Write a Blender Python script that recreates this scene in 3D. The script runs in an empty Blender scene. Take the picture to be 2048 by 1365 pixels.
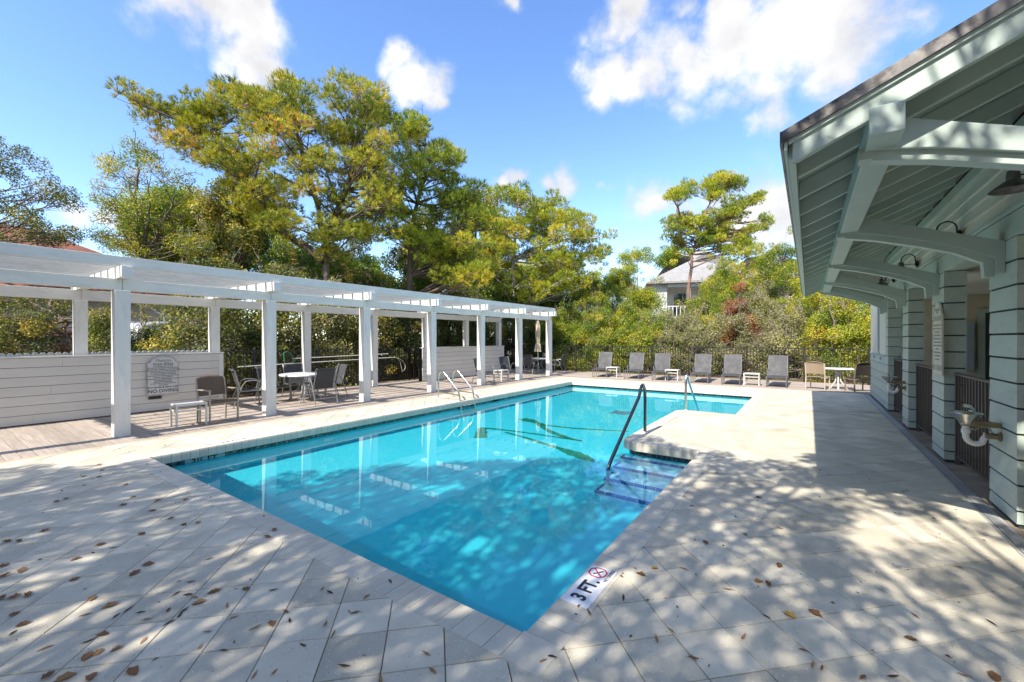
import bpy, math, random
import numpy as np
from mathutils import Vector, Matrix
random.seed(7)
RNG = np.random.default_rng(11)
SC = bpy.context.scene
COL = SC.collection
R = math.radians

# ------------------------------------------------------------------ camera, sky, sun, exposure
H = 1.5                                   # eye height
YAW = 34.775                              # camera looks this far left of the pool's long axis (+Y)
cam = bpy.data.objects.new('camera', bpy.data.cameras.new('camera'))
COL.objects.link(cam)
cam.location = (0, 0, H)
cam.rotation_euler = (R(90), 0, R(YAW))
cam.data.sensor_width = 36
cam.data.lens = 36 * 854 / 2048
cam.data.shift_y = -4.5 / 2048
cam.data.clip_start = 0.05
cam.data.clip_end = 2000
SC.camera = cam
SUN_DIR = Vector((0.08, 0.98, -1.0))      # direction the light travels
_s, _c = math.sin(R(YAW)), math.cos(R(YAW))


def ray(px):
    u = (px - 1024) / 854
    return (-_s + u * _c, _c + u * _s)


def at(px, py, t):                        # the real point seen at a photograph position, t metres ahead
    a = ray(px)
    return Vector((a[0] * t, a[1] * t, H + (678 - py) / 854 * t))


def ground_at(px, py, z=0.0):
    return at(px, py, (H - z) * 854 / (py - 678))


world = bpy.data.worlds.new('World')
SC.world = world
world.use_nodes = True
W = world.node_tree
W.nodes.clear()


def wn(t, **k):
    n = W.nodes.new(t)
    for a, b in k.items():
        setattr(n, a, b)
    return n


sky = wn('ShaderNodeTexSky', sky_type='NISHITA', sun_disc=False)
sky.sun_elevation = math.asin(1 / math.sqrt(1 + .98 ** 2 + .08 ** 2))
sky.sun_rotation = math.pi + math.atan2(.08, .98)
sky.air_density = .92
sky.dust_density = .3
sky.ozone_density = 1.6
bg_sky = wn('ShaderNodeBackground')
bg_sky.inputs[1].default_value = 0.15
hsv = wn('ShaderNodeHueSaturation')
hsv.inputs['Hue'].default_value = .507
hsv.inputs['Saturation'].default_value = 1.16
hsv.inputs['Value'].default_value = .655
W.links.new(sky.outputs[0], hsv.inputs['Color'])
W.links.new(hsv.outputs[0], bg_sky.inputs[0])
bg_cloud = wn('ShaderNodeBackground')
bg_cloud.inputs[1].default_value = 0.295
tc = wn('ShaderNodeTexCoord')
CLOUDS = [(390, 5, 95), (470, 25, 80), (420, 60, 45), (330, 0, 50), (470, 120, 42), (515, 150, 46), (555, 185, 25),
          (808, 125, 30), (845, 165, 42), (862, 198, 24),
          (1255, 35, 62), (1300, 95, 78), (1215, 165, 45), (1470, 55, 95), (1590, 60, 120), (1720, 70, 100), (1690, 130, 80),
          (1520, 160, 75), (1400, 160, 60), (1300, 150, 60), (1380, 225, 45), (1450, 232, 50), (1530, 240, 40), (1010, 10, 22),
          (1105, 350, 32), (1072, 365, 20), (1215, 375, 10), (1300, 405, 48), (1390, 415, 60), (1500, 420, 80), (1570, 400, 60),
          (1560, 480, 60), (1640, 20, 110), (1540, 90, 100), (1450, 120, 80), (1350, 130, 55), (150, 432, 30), (215, 440, 22), (1010, 355, 18), (1790, 25, 40), (1420, 0, 40), (1350, 10, 30)]
nz1 = wn('ShaderNodeTexNoise')
nz1.inputs['Scale'].default_value = 7.5
nz1.inputs['Detail'].default_value = 9
nz1.inputs['Roughness'].default_value = .62
W.links.new(tc.outputs['Generated'], nz1.inputs['Vector'])
# warp the lookup so that the banks get torn edges
warp = wn('ShaderNodeTexNoise')
warp.inputs['Scale'].default_value = 9
warp.inputs['Detail'].default_value = 6
W.links.new(tc.outputs['Generated'], warp.inputs['Vector'])
wsub = wn('ShaderNodeVectorMath', operation='SUBTRACT')
wsub.inputs[1].default_value = (.5, .5, .5)
W.links.new(warp.outputs['Color'], wsub.inputs[0])
wsc = wn('ShaderNodeVectorMath', operation='SCALE')
wsc.inputs['Scale'].default_value = .16
W.links.new(wsub.outputs[0], wsc.inputs[0])
wad = wn('ShaderNodeVectorMath', operation='ADD')
W.links.new(tc.outputs['Generated'], wad.inputs[0])
W.links.new(wsc.outputs[0], wad.inputs[1])
acc = None
BLOBS = []
for px, py, r in CLOUDS:
    d = (at(px, py, 1) - Vector((0, 0, H)))
    k = 1 / d.length
    BLOBS.append((d.normalized(), (r + 9) / 854 * k * 1.95))
# more fair-weather clouds added over the unseen sky to raise neutral ambient light
crng = random.Random(3)
fwd_ = Vector((-_s, _c, 0))
while len(BLOBS) < len(CLOUDS) + 32:
    v = Vector((crng.gauss(0, 1), crng.gauss(0, 1), abs(crng.gauss(0, .8)) + .12)).normalized()
    if v.dot(Vector((-_s, _c, .1)).normalized()) > .42: continue
    BLOBS.append((v, crng.uniform(.22, .42)))
for d, rad in BLOBS:
    dn = wn('ShaderNodeVectorMath', operation='DISTANCE')
    dn.inputs[1].default_value = d
    W.links.new(wad.outputs[0], dn.inputs[0])
    mr = wn('ShaderNodeMapRange')
    mr.interpolation_type = 'SMOOTHSTEP'
    mr.inputs[1].default_value = 0
    mr.inputs[2].default_value = rad
    mr.inputs[3].default_value = 1
    mr.inputs[4].default_value = 0
    W.links.new(dn.outputs['Value'], mr.inputs[0])
    if acc is None:
        acc = mr.outputs[0]
    else:
        ad = wn('ShaderNodeMath', operation='MAXIMUM')
        W.links.new(acc, ad.inputs[0])
        W.links.new(mr.outputs[0], ad.inputs[1])
        acc = ad.outputs[0]
m1 = wn('ShaderNodeMath', operation='MULTIPLY_ADD')     # noise*1.5 + blobs
m1.inputs[1].default_value = 1.9
W.links.new(nz1.outputs[0], m1.inputs[0])
W.links.new(acc, m1.inputs[2])
cov = wn('ShaderNodeMapRange')
cov.interpolation_type = 'SMOOTHSTEP'
cov.inputs[1].default_value = 1.32
cov.inputs[2].default_value = 2.05
W.links.new(m1.outputs[0], cov.inputs[0])
ctone = wn('ShaderNodeValToRGB')                        # thin parts of a cloud are bluer than its thick ones
ctone.color_ramp.elements[0].position = .2
ctone.color_ramp.elements[0].color = (.72, .84, 1, 1)
ctone.color_ramp.elements[1].position = .9
ctone.color_ramp.elements[1].color = (1, .985, .97, 1)
W.links.new(cov.outputs[0], ctone.inputs[0])
shade = wn('ShaderNodeMapRange')                     # soft grey undersides
shade.inputs[1].default_value = .35
shade.inputs[2].default_value = .6
shade.inputs[3].default_value = .76
shade.inputs[4].default_value = 1.04
W.links.new(warp.outputs['Fac'], shade.inputs[0])
csc = wn('ShaderNodeVectorMath', operation='SCALE')
W.links.new(ctone.outputs[0], csc.inputs[0])
W.links.new(shade.outputs[0], csc.inputs['Scale'])
W.links.new(csc.outputs[0], bg_cloud.inputs[0])
cm = wn('ShaderNodeMath', operation='MULTIPLY')
cm.inputs[1].default_value = .95
W.links.new(cov.outputs[0], cm.inputs[0])
mixw = wn('ShaderNodeMixShader')
W.links.new(cm.outputs[0], mixw.inputs[0])
W.links.new(bg_sky.outputs[0], mixw.inputs[1])
W.links.new(bg_cloud.outputs[0], mixw.inputs[2])
wo = wn('ShaderNodeOutputWorld')
W.links.new(mixw.outputs[0], wo.inputs[0])

sl = bpy.data.lights.new('sun', 'SUN')
sl.energy = 2.05
sl.angle = R(.53)
sl.color = (1, .935, .84)
sun = bpy.data.objects.new('sun', sl)
COL.objects.link(sun)
sun.rotation_euler = SUN_DIR.to_track_quat('-Z', 'Y').to_euler()
try:
    sl.cycles.is_caustics_light = True
except Exception:
    pass
SC.view_settings.view_transform = 'Standard'
SC.view_settings.look = 'None'
SC.view_settings.gamma = 1
SC.view_settings.exposure = 1.94
SC.view_settings.use_curve_mapping = False
SC.render.engine = 'CYCLES'
SC.cycles.max_bounces = 10
SC.cycles.transparent_max_bounces = 8
SC.cycles.use_denoising = True

# ------------------------------------------------------------------ helpers


def tag(o, label=None, cat=None, group=None, kind=None):
    if label: o['label'] = label
    if cat: o['category'] = cat
    if group: o['group'] = group
    if kind: o['kind'] = kind
    return o


def thing(name, label, cat, loc=(0, 0, 0), rz=0, group=None):
    o = bpy.data.objects.new(name, None)
    COL.objects.link(o)
    o.location = loc
    o.rotation_euler = (0, 0, rz)
    o.empty_display_size = .1
    return tag(o, label, cat, group)


def put(name, me, mat=None, parent=None, loc=(0, 0, 0), rot=(0, 0, 0)):
    o = bpy.data.objects.new(name, me)
    if mat is not None:
        for m in (mat if isinstance(mat, (list, tuple)) else [mat]):
            me.materials.append(m)
    COL.objects.link(o)
    if parent is not None:
        o.parent = parent
    o.location = loc
    o.rotation_euler = rot
    return o


def copy_tree(o, loc=None, rz=None, label=None, parent=None):
    c = o.copy()
    COL.objects.link(c)
    if parent is not None:
        c.parent = parent
    for ch in list(o.children):
        copy_tree(ch, parent=c)
    if loc is not None: c.location = loc
    if rz is not None: c.rotation_euler = (0, 0, rz)
    if label: c['label'] = label
    return c


class MB:
    def __init__(self, o=(0, 0, 0)):
        self.v = []; self.f = []; self.o = o

    def add(self, vs, fs):
        n = len(self.v)
        self.v += [tuple(p) for p in vs]
        self.f += [tuple(i + n for i in f) for f in fs]
        return self

    def box(self, x0, x1, y0, y1, z0, z1):
        return self.add([(x0, y0, z0), (x1, y0, z0), (x1, y1, z0), (x0, y1, z0), (x0, y0, z1), (x1, y0, z1), (x1, y1, z1), (x0, y1, z1)],
                        [(3, 2, 1, 0), (4, 5, 6, 7), (0, 1, 5, 4), (1, 2, 6, 5), (2, 3, 7, 6), (3, 0, 4, 7)])

    def beam(self, p, q, w, h, up=(0, 0, 1)):
        p, q = Vector(p), Vector(q)
        d = (q - p).normalized()
        s = d.cross(Vector(up))
        if s.length < 1e-4: s = d.cross(Vector((0, 1, 0)))
        s.normalize()
        u = s.cross(d)
        s *= w / 2; u *= h / 2
        return self.add([p - s - u, p + s - u, p + s + u, p - s + u, q - s - u, q + s - u, q + s + u, q - s + u],
                        [(3, 2, 1, 0), (4, 5, 6, 7), (0, 1, 5, 4), (1, 2, 6, 5), (2, 3, 7, 6), (3, 0, 4, 7)][::1])

    def tube(self, pts, r, n=8, closed=False):
        pts = [Vector(p) for p in pts]
        m = len(pts)
        rs = r if isinstance(r, (list, tuple)) else [r] * m
        ring = []
        ref = None
        for i, p in enumerate(pts):
            if closed:
                d = pts[(i + 1) % m] - pts[i - 1]
            else:
                d = pts[min(i + 1, m - 1)] - pts[max(i - 1, 0)]
            d.normalize()
            if ref is None:
                ref = d.orthogonal().normalized()
            ref = (ref - d * ref.dot(d)).normalized()
            b = d.cross(ref)
            ring.append([p + (ref * math.cos(2 * math.pi * k / n) + b * math.sin(2 * math.pi * k / n)) * rs[i] for k in range(n)])
        vs = [p for rg in ring for p in rg]
        fs = []
        for i in range(m if closed else m - 1):
            a, c = i * n, ((i + 1) % m) * n
            for k in range(n):
                fs.append((a + k, a + (k + 1) % n, c + (k + 1) % n, c + k))
        if not closed:
            fs.append(tuple(range(n))[::-1])
            fs.append(tuple((m - 1) * n + k for k in range(n)))
        return self.add(vs, fs)

    def prism(self, poly, d0, d1, axis='y'):
        def mk(a, b, d):
            return {'y': (a, d, b), 'x': (d, a, b), 'z': (a, b, d)}[axis]
        n = len(poly)
        vs = [mk(a, b, d0) for a, b in poly] + [mk(a, b, d1) for a, b in poly]
        fs = [tuple(range(n))[::-1], tuple(range(n, 2 * n))]
        for i in range(n):
            j = (i + 1) % n
            fs.append((i, j, n + j, n + i))
        return self.add(vs, fs)

    def lathe(self, prof, c=(0, 0, 0), n=20, axis='z', wob=None):
        vs = []
        for i, (r, z) in enumerate(prof):
            for k in range(n):
                a = 2 * math.pi * k / n
                rr = r * (wob(i, k) if wob else 1)
                x, y = rr * math.cos(a), rr * math.sin(a)
                vs.append((c[0] + x, c[1] + y, c[2] + z) if axis == 'z' else (c[0] + z, c[1] + x, c[2] + y))
        fs = []
        for i in range(len(prof) - 1):
            for k in range(n):
                fs.append((i * n + k, i * n + (k + 1) % n, (i + 1) * n + (k + 1) % n, (i + 1) * n + k))
        if prof[0][0] > 1e-5: fs.append(tuple(range(n))[::-1])
        if prof[-1][0] > 1e-5: fs.append(tuple((len(prof) - 1) * n + k for k in range(n)))
        return self.add(vs, fs)

    def mesh(self, name, smooth=False, ang=35):
        me = bpy.data.meshes.new(name)
        o = self.o
        me.from_pydata([(x - o[0], y - o[1], z - o[2]) for x, y, z in self.v], [], self.f)
        # consistent outward normals
        import bmesh
        b = bmesh.new(); b.from_mesh(me)
        bmesh.ops.recalc_face_normals(b, faces=b.faces)
        b.to_mesh(me); b.free()
        if smooth:
            for p in me.polygons: p.use_smooth = True
            me.set_sharp_from_angle(angle=R(ang))
        me.update()
        return me

    def build(self, name, mat, parent=None, smooth=False, bevel=0, loc=(0, 0, 0), rot=(0, 0, 0)):
        o = put(name, self.mesh(name, smooth), mat, parent, loc, rot)
        if bevel:
            bv = o.modifiers.new('bevel', 'BEVEL')
            bv.width = bevel; bv.segments = 2; bv.limit_method = 'ANGLE'
        return o


def arc(c, r, a0, a1, n, plane='xz', k=0):
    out = []
    for i in range(n + 1):
        a = R(a0 + (a1 - a0) * i / n)
        p, q = c[0] + r * math.cos(a), c[1] + r * math.sin(a)
        out.append({'xz': (p, k, q), 'yz': (k, p, q), 'xy': (p, q, k)}[plane])
    return out


def text_mesh(body, size, depth=.001, align='CENTER', sx=1.0, bold=0.0):
    cu = bpy.data.curves.new('lettering', 'FONT')
    cu.body = body; cu.size = size; cu.align_x = align; cu.align_y = 'CENTER'
    cu.extrude = depth
    cu.offset = bold
    cu.resolution_u = 3
    o = bpy.data.objects.new('tmp_text', cu)
    COL.objects.link(o)
    o.scale = (sx, 1, 1)
    dg = bpy.context.evaluated_depsgraph_get()
    me = bpy.data.meshes.new_from_object(o.evaluated_get(dg))
    bpy.data.objects.remove(o)
    me.transform(Matrix.Diagonal((sx, 1, 1, 1)))
    return me


def lettering(name, body, size, mat, parent, loc, xdir, ydir, sx=1.0, bold=0.0, depth=.001):
    me = text_mesh(body, size, depth, sx=sx, bold=bold)
    me.materials.clear()
    X, Y = Vector(xdir), Vector(ydir)
    Z = X.cross(Y)
    o = put(name, me, mat, parent)
    m = Matrix((X, Y, Z)).transposed().to_4x4()
    m.translation = loc
    o.matrix_local = m
    return o


# ------------------------------------------------------------------ materials
def M(name, col, rough=.6, var=.12, vs=4.0, st=(1, 1, 1), bump=.15, bs=60.0, metal=0.0, rnd=0.0, spec=.4, dirt=None, dirt_amt=.5, ds=3.0, dth=(.5, .7), bst=None, dist=.004):
    m = bpy.data.materials.new(name)
    m.use_nodes = True
    nt = m.node_tree
    N, L = nt.nodes, nt.links
    b = N['Principled BSDF']
    b.inputs['Roughness'].default_value = rough
    b.inputs['Metallic'].default_value = metal
    b.inputs['Specular IOR Level'].default_value = spec
    tcn = N.new('ShaderNodeTexCoord')
    oi = N.new('ShaderNodeObjectInfo')
    off = N.new('ShaderNodeVectorMath'); off.operation = 'SCALE'
    off.inputs[0].default_value = (37.1, 51.7, 23.3)
    L.new(oi.outputs['Random'], off.inputs['Scale'])
    addv = N.new('ShaderNodeVectorMath'); addv.operation = 'ADD'
    L.new(tcn.outputs['Object'], addv.inputs[0]); L.new(off.outputs[0], addv.inputs[1])
    mp = N.new('ShaderNodeMapping'); mp.inputs['Scale'].default_value = st
    L.new(addv.outputs[0], mp.inputs['Vector'])
    nz = N.new('ShaderNodeTexNoise'); nz.inputs['Scale'].default_value = vs; nz.inputs['Detail'].default_value = 6
    L.new(mp.outputs[0], nz.inputs['Vector'])
    cr = N.new('ShaderNodeValToRGB')
    cr.color_ramp.elements[0].position = .25; cr.color_ramp.elements[1].position = .75
    cr.color_ramp.elements[0].color = (*[c * (1 - var) for c in col], 1)
    cr.color_ramp.elements[1].color = (*[min(1, c * (1 + var)) for c in col], 1)
    L.new(nz.outputs[0], cr.inputs[0])
    out = cr.outputs[0]
    if dirt:
        n2 = N.new('ShaderNodeTexNoise'); n2.inputs['Scale'].default_value = ds; n2.inputs['Detail'].default_value = 8; n2.inputs['Roughness'].default_value = .7
        L.new(mp.outputs[0], n2.inputs['Vector'])
        mr = N.new('ShaderNodeMapRange'); mr.inputs[1].default_value = dth[0]; mr.inputs[2].default_value = dth[1]; mr.inputs[4].default_value = dirt_amt
        L.new(n2.outputs[0], mr.inputs[0])
        mx = N.new('ShaderNodeMix'); mx.data_type = 'RGBA'
        L.new(mr.outputs[0], mx.inputs[0]); L.new(out, mx.inputs[6]); mx.inputs[7].default_value = (*dirt, 1)
        out = mx.outputs[2]
    if rnd:
        ge = N.new('ShaderNodeNewGeometry')
        a = N.new('ShaderNodeMath'); a.operation = 'ADD'
        L.new(oi.outputs['Random'], a.inputs[0]); L.new(ge.outputs['Random Per Island'], a.inputs[1])
        fr = N.new('ShaderNodeMath'); fr.operation = 'FRACT'; L.new(a.outputs[0], fr.inputs[0])
        mr2 = N.new('ShaderNodeMapRange'); mr2.inputs[3].default_value = 1 - rnd; mr2.inputs[4].default_value = 1 + rnd
        L.new(fr.outputs[0], mr2.inputs[0])
        sc = N.new('ShaderNodeVectorMath'); sc.operation = 'SCALE'
        L.new(out, sc.inputs[0]); L.new(mr2.outputs[0], sc.inputs['Scale'])
        out = sc.outputs[0]
    L.new(out, b.inputs['Base Color'])
    if bump:
        n3 = N.new('ShaderNodeTexNoise'); n3.inputs['Scale'].default_value = bs; n3.inputs['Detail'].default_value = 4
        mp2 = N.new('ShaderNodeMapping'); mp2.inputs['Scale'].default_value = bst or st
        L.new(addv.outputs[0], mp2.inputs['Vector']); L.new(mp2.outputs[0], n3.inputs['Vector'])
        bp = N.new('ShaderNodeBump'); bp.inputs['Strength'].default_value = bump; bp.inputs['Distance'].default_value = dist
        L.new(n3.outputs[0], bp.inputs['Height']); L.new(bp.outputs[0], b.inputs['Normal'])
    return m


def paver_mat():
    m = M('shell_stone', (.61, .55, .425), rough=.75, var=.12, vs=3, bump=.45, bs=90, rnd=.12, spec=.25, dirt=(.34, .295, .22), dirt_amt=.5, ds=2.4, dth=(.46, .75))
    nt = m.node_tree; N, L = nt.nodes, nt.links
    b = N['Principled BSDF']
    src = b.inputs['Base Color'].links[0].from_socket
    tcn = N.new('ShaderNodeTexCoord')
    out = src
    for scale, keep, lo, hi, colr, seed in ((46, .62, .17, .23, (.78, .76, .72), 0), (30, .8, .13, .19, (.70, .67, .62), 5), (38, .84, .14, .19, (.20, .19, .18), 9)):
        mp = N.new('ShaderNodeMapping'); mp.inputs['Scale'].default_value = (1, 1.7, 1); mp.inputs['Location'].default_value = (seed, seed, 0); mp.inputs['Rotation'].default_value = (0, 0, seed)
        L.new(tcn.outputs['Object'], mp.inputs[0])
        vo = N.new('ShaderNodeTexVoronoi'); vo.inputs['Scale'].default_value = scale
        L.new(mp.outputs[0], vo.inputs['Vector'])
        sp = N.new('ShaderNodeSeparateColor'); L.new(vo.outputs['Color'], sp.inputs[0])
        gt = N.new('ShaderNodeMath'); gt.operation = 'GREATER_THAN'; gt.inputs[1].default_value = keep
        L.new(sp.outputs[0], gt.inputs[0])
        mr = N.new('ShaderNodeMapRange'); mr.inputs[1].default_value = lo; mr.inputs[2].default_value = hi; mr.inputs[3].default_value = 1; mr.inputs[4].default_value = 0
        L.new(vo.outputs['Distance'], mr.inputs[0])
        mu = N.new('ShaderNodeMath'); mu.operation = 'MULTIPLY'
        L.new(gt.outputs[0], mu.inputs[0]); L.new(mr.outputs[0], mu.inputs[1])
        mu2 = N.new('ShaderNodeMath'); mu2.operation = 'MULTIPLY'; mu2.inputs[1].default_value = .75
        L.new(mu.outputs[0], mu2.inputs[0])
        mx = N.new('ShaderNodeMix'); mx.data_type = 'RGBA'
        L.new(mu2.outputs[0], mx.inputs[0]); L.new(out, mx.inputs[6]); mx.inputs[7].default_value = (*colr, 1)
        out = mx.outputs[2]
    L.new(out, b.inputs['Base Color'])
    return m


def mosaic_mat():
    m = bpy.data.materials.new('mosaic'); m.use_nodes = True
    nt = m.node_tree; N, L = nt.nodes, nt.links
    b = N['Principled BSDF']; b.inputs['Roughness'].default_value = .25
    tcn = N.new('ShaderNodeTexCoord')
    sc = N.new('ShaderNodeVectorMath'); sc.operation = 'SCALE'; sc.inputs['Scale'].default_value = 38
    L.new(tcn.outputs['Object'], sc.inputs[0])
    ad = N.new('ShaderNodeVectorMath'); ad.operation = 'ADD'; ad.inputs[1].default_value = (.37, .41, .29)
    L.new(sc.outputs[0], ad.inputs[0])
    fl = N.new('ShaderNodeVectorMath'); fl.operation = 'FLOOR'; L.new(ad.outputs[0], fl.inputs[0])
    wnn = N.new('ShaderNodeTexWhiteNoise'); L.new(fl.outputs[0], wnn.inputs[0])
    cr = N.new('ShaderNodeValToRGB'); cr.color_ramp.interpolation = 'CONSTANT'
    e = cr.color_ramp.elements
    e[0].color = (.02, .035, .04, 1); e[1].position = .3; e[1].color = (.05, .13, .13, 1)
    for p, c in ((.55, (.10, .11, .09, 1)), (.72, (.03, .06, .09, 1)), (.86, (.22, .24, .20, 1)), (.94, (.15, .09, .06, 1))):
        k = e.new(p); k.color = c
    L.new(wnn.outputs[0], cr.inputs[0]); L.new(cr.outputs[0], b.inputs['Base Color'])
    return m


def leaf_mat(name, cols, trans=.38, rough=.55, clump=.35, cs=1.1):
    m = bpy.data.materials.new(name); m.use_nodes = True
    nt = m.node_tree; N, L = nt.nodes, nt.links
    N.remove(N['Principled BSDF'])
    at_ = N.new('ShaderNodeAttribute'); at_.attribute_name = 'tint'
    tcn = N.new('ShaderNodeTexCoord')
    nz = N.new('ShaderNodeTexNoise'); nz.inputs['Scale'].default_value = cs; nz.inputs['Detail'].default_value = 3
    L.new(tcn.outputs['Object'], nz.inputs['Vector'])
    mr = N.new('ShaderNodeMapRange'); mr.inputs[1].default_value = .3; mr.inputs[2].default_value = .7; mr.inputs[3].default_value = -clump; mr.inputs[4].default_value = clump
    L.new(nz.outputs[0], mr.inputs[0])
    a = N.new('ShaderNodeMath'); a.operation = 'ADD'; a.use_clamp = True
    L.new(at_.outputs['Fac'], a.inputs[0]); L.new(mr.outputs[0], a.inputs[1])
    cr = N.new('ShaderNodeValToRGB')
    e = cr.color_ramp.elements
    e[0].position, e[0].color = cols[0][0], (*cols[0][1], 1)
    e[1].position, e[1].color = cols[-1][0], (*cols[-1][1], 1)
    for p, c in cols[1:-1]:
        k = e.new(p); k.color = (*c, 1)
    L.new(a.outputs[0], cr.inputs[0])
    d = N.new('ShaderNodeBsdfDiffuse'); t = N.new('ShaderNodeBsdfTranslucent'); g = N.new('ShaderNodeBsdfGlossy')
    g.inputs['Roughness'].default_value = rough
    L.new(cr.outputs[0], d.inputs[0]); L.new(cr.outputs[0], t.inputs[0])
    mx = N.new('ShaderNodeMixShader'); mx.inputs[0].default_value = trans
    L.new(d.outputs[0], mx.inputs[1]); L.new(t.outputs[0], mx.inputs[2])
    m2 = N.new('ShaderNodeMixShader'); m2.inputs[0].default_value = .035
    L.new(mx.outputs[0], m2.inputs[1]); L.new(g.outputs[0], m2.inputs[2])
    L.new(m2.outputs[0], N['Material Output'].inputs[0])
    return m


def water_mat():
    m = bpy.data.materials.new('pool_water'); m.use_nodes = True
    nt = m.node_tree; N, L = nt.nodes, nt.links
    N.remove(N['Principled BSDF'])
    g = N.new('ShaderNodeBsdfGlass')
    g.inputs['IOR'].default_value = 1.333
    g.inputs['Roughness'].default_value = 0
    g.inputs['Color'].default_value = (.86, 1, 1, 1)
    tcn = N.new('ShaderNodeTexCoord')
    nz = N.new('ShaderNodeTexNoise'); nz.inputs['Scale'].default_value = 2.2; nz.inputs['Detail'].default_value = 2
    L.new(tcn.outputs['Object'], nz.inputs['Vector'])
    bp = N.new('ShaderNodeBump'); bp.inputs['Strength'].default_value = .05; bp.inputs['Distance'].default_value = .02
    L.new(nz.outputs[0], bp.inputs['Height']); L.new(bp.outputs[0], g.inputs['Normal'])
    L.new(g.outputs[0], N['Material Output'].inputs[0])
    return m


def glass_mat():
    m = bpy.data.materials.new('window_glass'); m.use_nodes = True
    b = m.node_tree.nodes['Principled BSDF']
    b.inputs['Base Color'].default_value = (.03, .05, .06, 1); b.inputs['Roughness'].default_value = .06
    b.inputs['Specular IOR Level'].default_value = .8
    return m


WHITE = M('white_paint', (.75, .73, .67), rough=.55, var=.06, vs=3, st=(3, .8, 3), bump=.35, bs=25, bst=(14, 1.2, 14), dirt=(.46, .44, .38), dirt_amt=.55, ds=3.2, dth=(.52, .78))
WHITEV = M('white_paint_post', (.75, .73, .67), rough=.55, var=.06, vs=3, st=(3, 3, .7), bump=.35, bs=25, bst=(14, 14, 1.2), dirt=(.46, .44, .38), dirt_amt=.55, ds=3.2, dth=(.52, .78))
WALLB = M('cream_board', (.66, .63, .58), rough=.6, var=.06, vs=2, st=(6, 1, 6), bump=.25, bs=22, bst=(10, 1, 10), dirt=(.42, .38, .33), dirt_amt=.3, ds=2.0, rnd=.04)
PAVER = paver_mat()
COPE = M('coping_stone', (.61, .555, .44), rough=.7, var=.07, vs=5, st=(1, 1, 1), bump=.25, bs=50, rnd=.06, dirt=(.36, .34, .30), dirt_amt=.35, ds=4)
BED = M('joint_sand', (.20, .17, .14), rough=.95, var=.3, vs=30, bump=.3)
DECK = M('deck_wood', (.40, .335, .275), rough=.75, var=.22, vs=3, st=(.6, 9, 9), bump=.5, bs=12, bst=(1, 22, 22), rnd=.13, dirt=(.22, .18, .145), dirt_amt=.5, ds=2.2, dth=(.45, .75))
GROUND = M('leaf_litter_ground', (.15, .115, .07), rough=.95, var=.5, vs=6, bump=.6, bs=25, dirt=(.07, .085, .03), dirt_amt=.8, ds=1.2, dist=.03)
PLASTER = M('pool_plaster', (.06, .61, .71), rough=.6, var=.035, vs=.9, bump=.1, bs=30)
PLASTER_STEP = M('step_plaster', (.50, .78, .88), rough=.6, var=.05, vs=2, bump=.1, bs=30)
NOSE = M('blue_tile', (.01, .09, .42), rough=.2, var=.15, vs=8, bump=0)
GREENT = M('green_tile', (.01, .20, .13), rough=.4, var=.3, vs=7, bump=0)
MOSAIC = mosaic_mat()
WATER = water_mat()
GLASS = glass_mat()
BLACKM = M('black_metal', (.018, .017, .016), rough=.45, var=.2, bump=.05, spec=.5)
BROWNM = M('bronze_metal', (.10, .085, .075), rough=.5, var=.15, bump=.05)
STEEL = M('brushed_steel', (.62, .60, .57), rough=.22, var=.1, vs=20, bump=.03, metal=1)
DARKRAIL = M('dark_steel', (.13, .14, .155), rough=.22, var=.1, bump=0, metal=1)
ALU = M('grey_aluminium', (.32, .32, .31), rough=.4, var=.08, bump=0, metal=.6)
ALUW = M('pale_aluminium', (.62, .60, .55), rough=.45, var=.06, bump=.05)
TAUPE = M('taupe_metal', (.34, .29, .23), rough=.45, var=.1, bump=.05)
SLING = M('charcoal_sling', (.060, .060, .062), rough=.75, var=.18, vs=30, bump=.4, bs=240)
SLINGL = M('grey_lounger_sling', (.088, .086, .084), rough=.75, var=.22, vs=6, bump=.4, bs=200, dirt=(.16, .155, .15), dirt_amt=.5, ds=3)
WOVEN = M('woven_brown', (.125, .088, .062), rough=.8, var=.3, vs=60, st=(1, 5, 1), bump=.8, bs=90)
WOVENT = M('woven_tan', (.33, .245, .165), rough=.8, var=.3, vs=60, st=(1, 5, 1), bump=.8, bs=90)
WOVEND = M('woven_dark', (.03, .024, .02), rough=.8, var=.3, vs=60, bump=.8, bs=90)
TABLEW = M('table_white', (.72, .72, .70), rough=.35, var=.05, vs=5, bump=.1)
CANVAS = M('cream_canvas', (.60, .51, .36), rough=.9, var=.12, vs=6, bump=.3, bs=40)
TEAL = M('green_grey_board', (.48, .555, .49), rough=.6, var=.06, vs=2.5, st=(4, 1, 4), bump=.35, bs=16, bst=(9, 1, 9), rnd=.035, dirt=(.26, .32, .30), dirt_amt=.3)
TEALT = M('green_grey_trim', (.47, .555, .495), rough=.55, var=.06, vs=3, bump=.3, bs=18, dirt=(.20, .22, .20), dirt_amt=.35, ds=4, dth=(.58, .75))
SOFFIT_SHADED = M('green_grey_soffit_shaded', (.34, .43, .38), rough=.7, var=.08, vs=3, bump=.2, bs=20)  # same paint as the rafters, coloured darker for the shade under the roof
RAFTER_LIT = M('green_grey_rafter_lit', (.50, .59, .53), rough=.65, var=.08, vs=3, bump=.2, bs=20)  # same sage paint as the soffit, lightened for light bounced off the ground
GALV = M('weathered_flashing', (.20, .188, .178), rough=.5, var=.35, vs=14, bump=.2, bs=40, metal=.35, dirt=(.06, .055, .05), dirt_amt=.8, ds=9, dth=(.5, .62))
SIDEB = M('cream_siding', (.70, .685, .59), rough=.65, var=.05, vs=2, bump=.2, bs=20, rnd=.03)
BEIGE = M('beige_siding', (.62, .52, .39), rough=.7, var=.06, vs=2, bump=.2, bs=20, rnd=.03)
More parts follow.
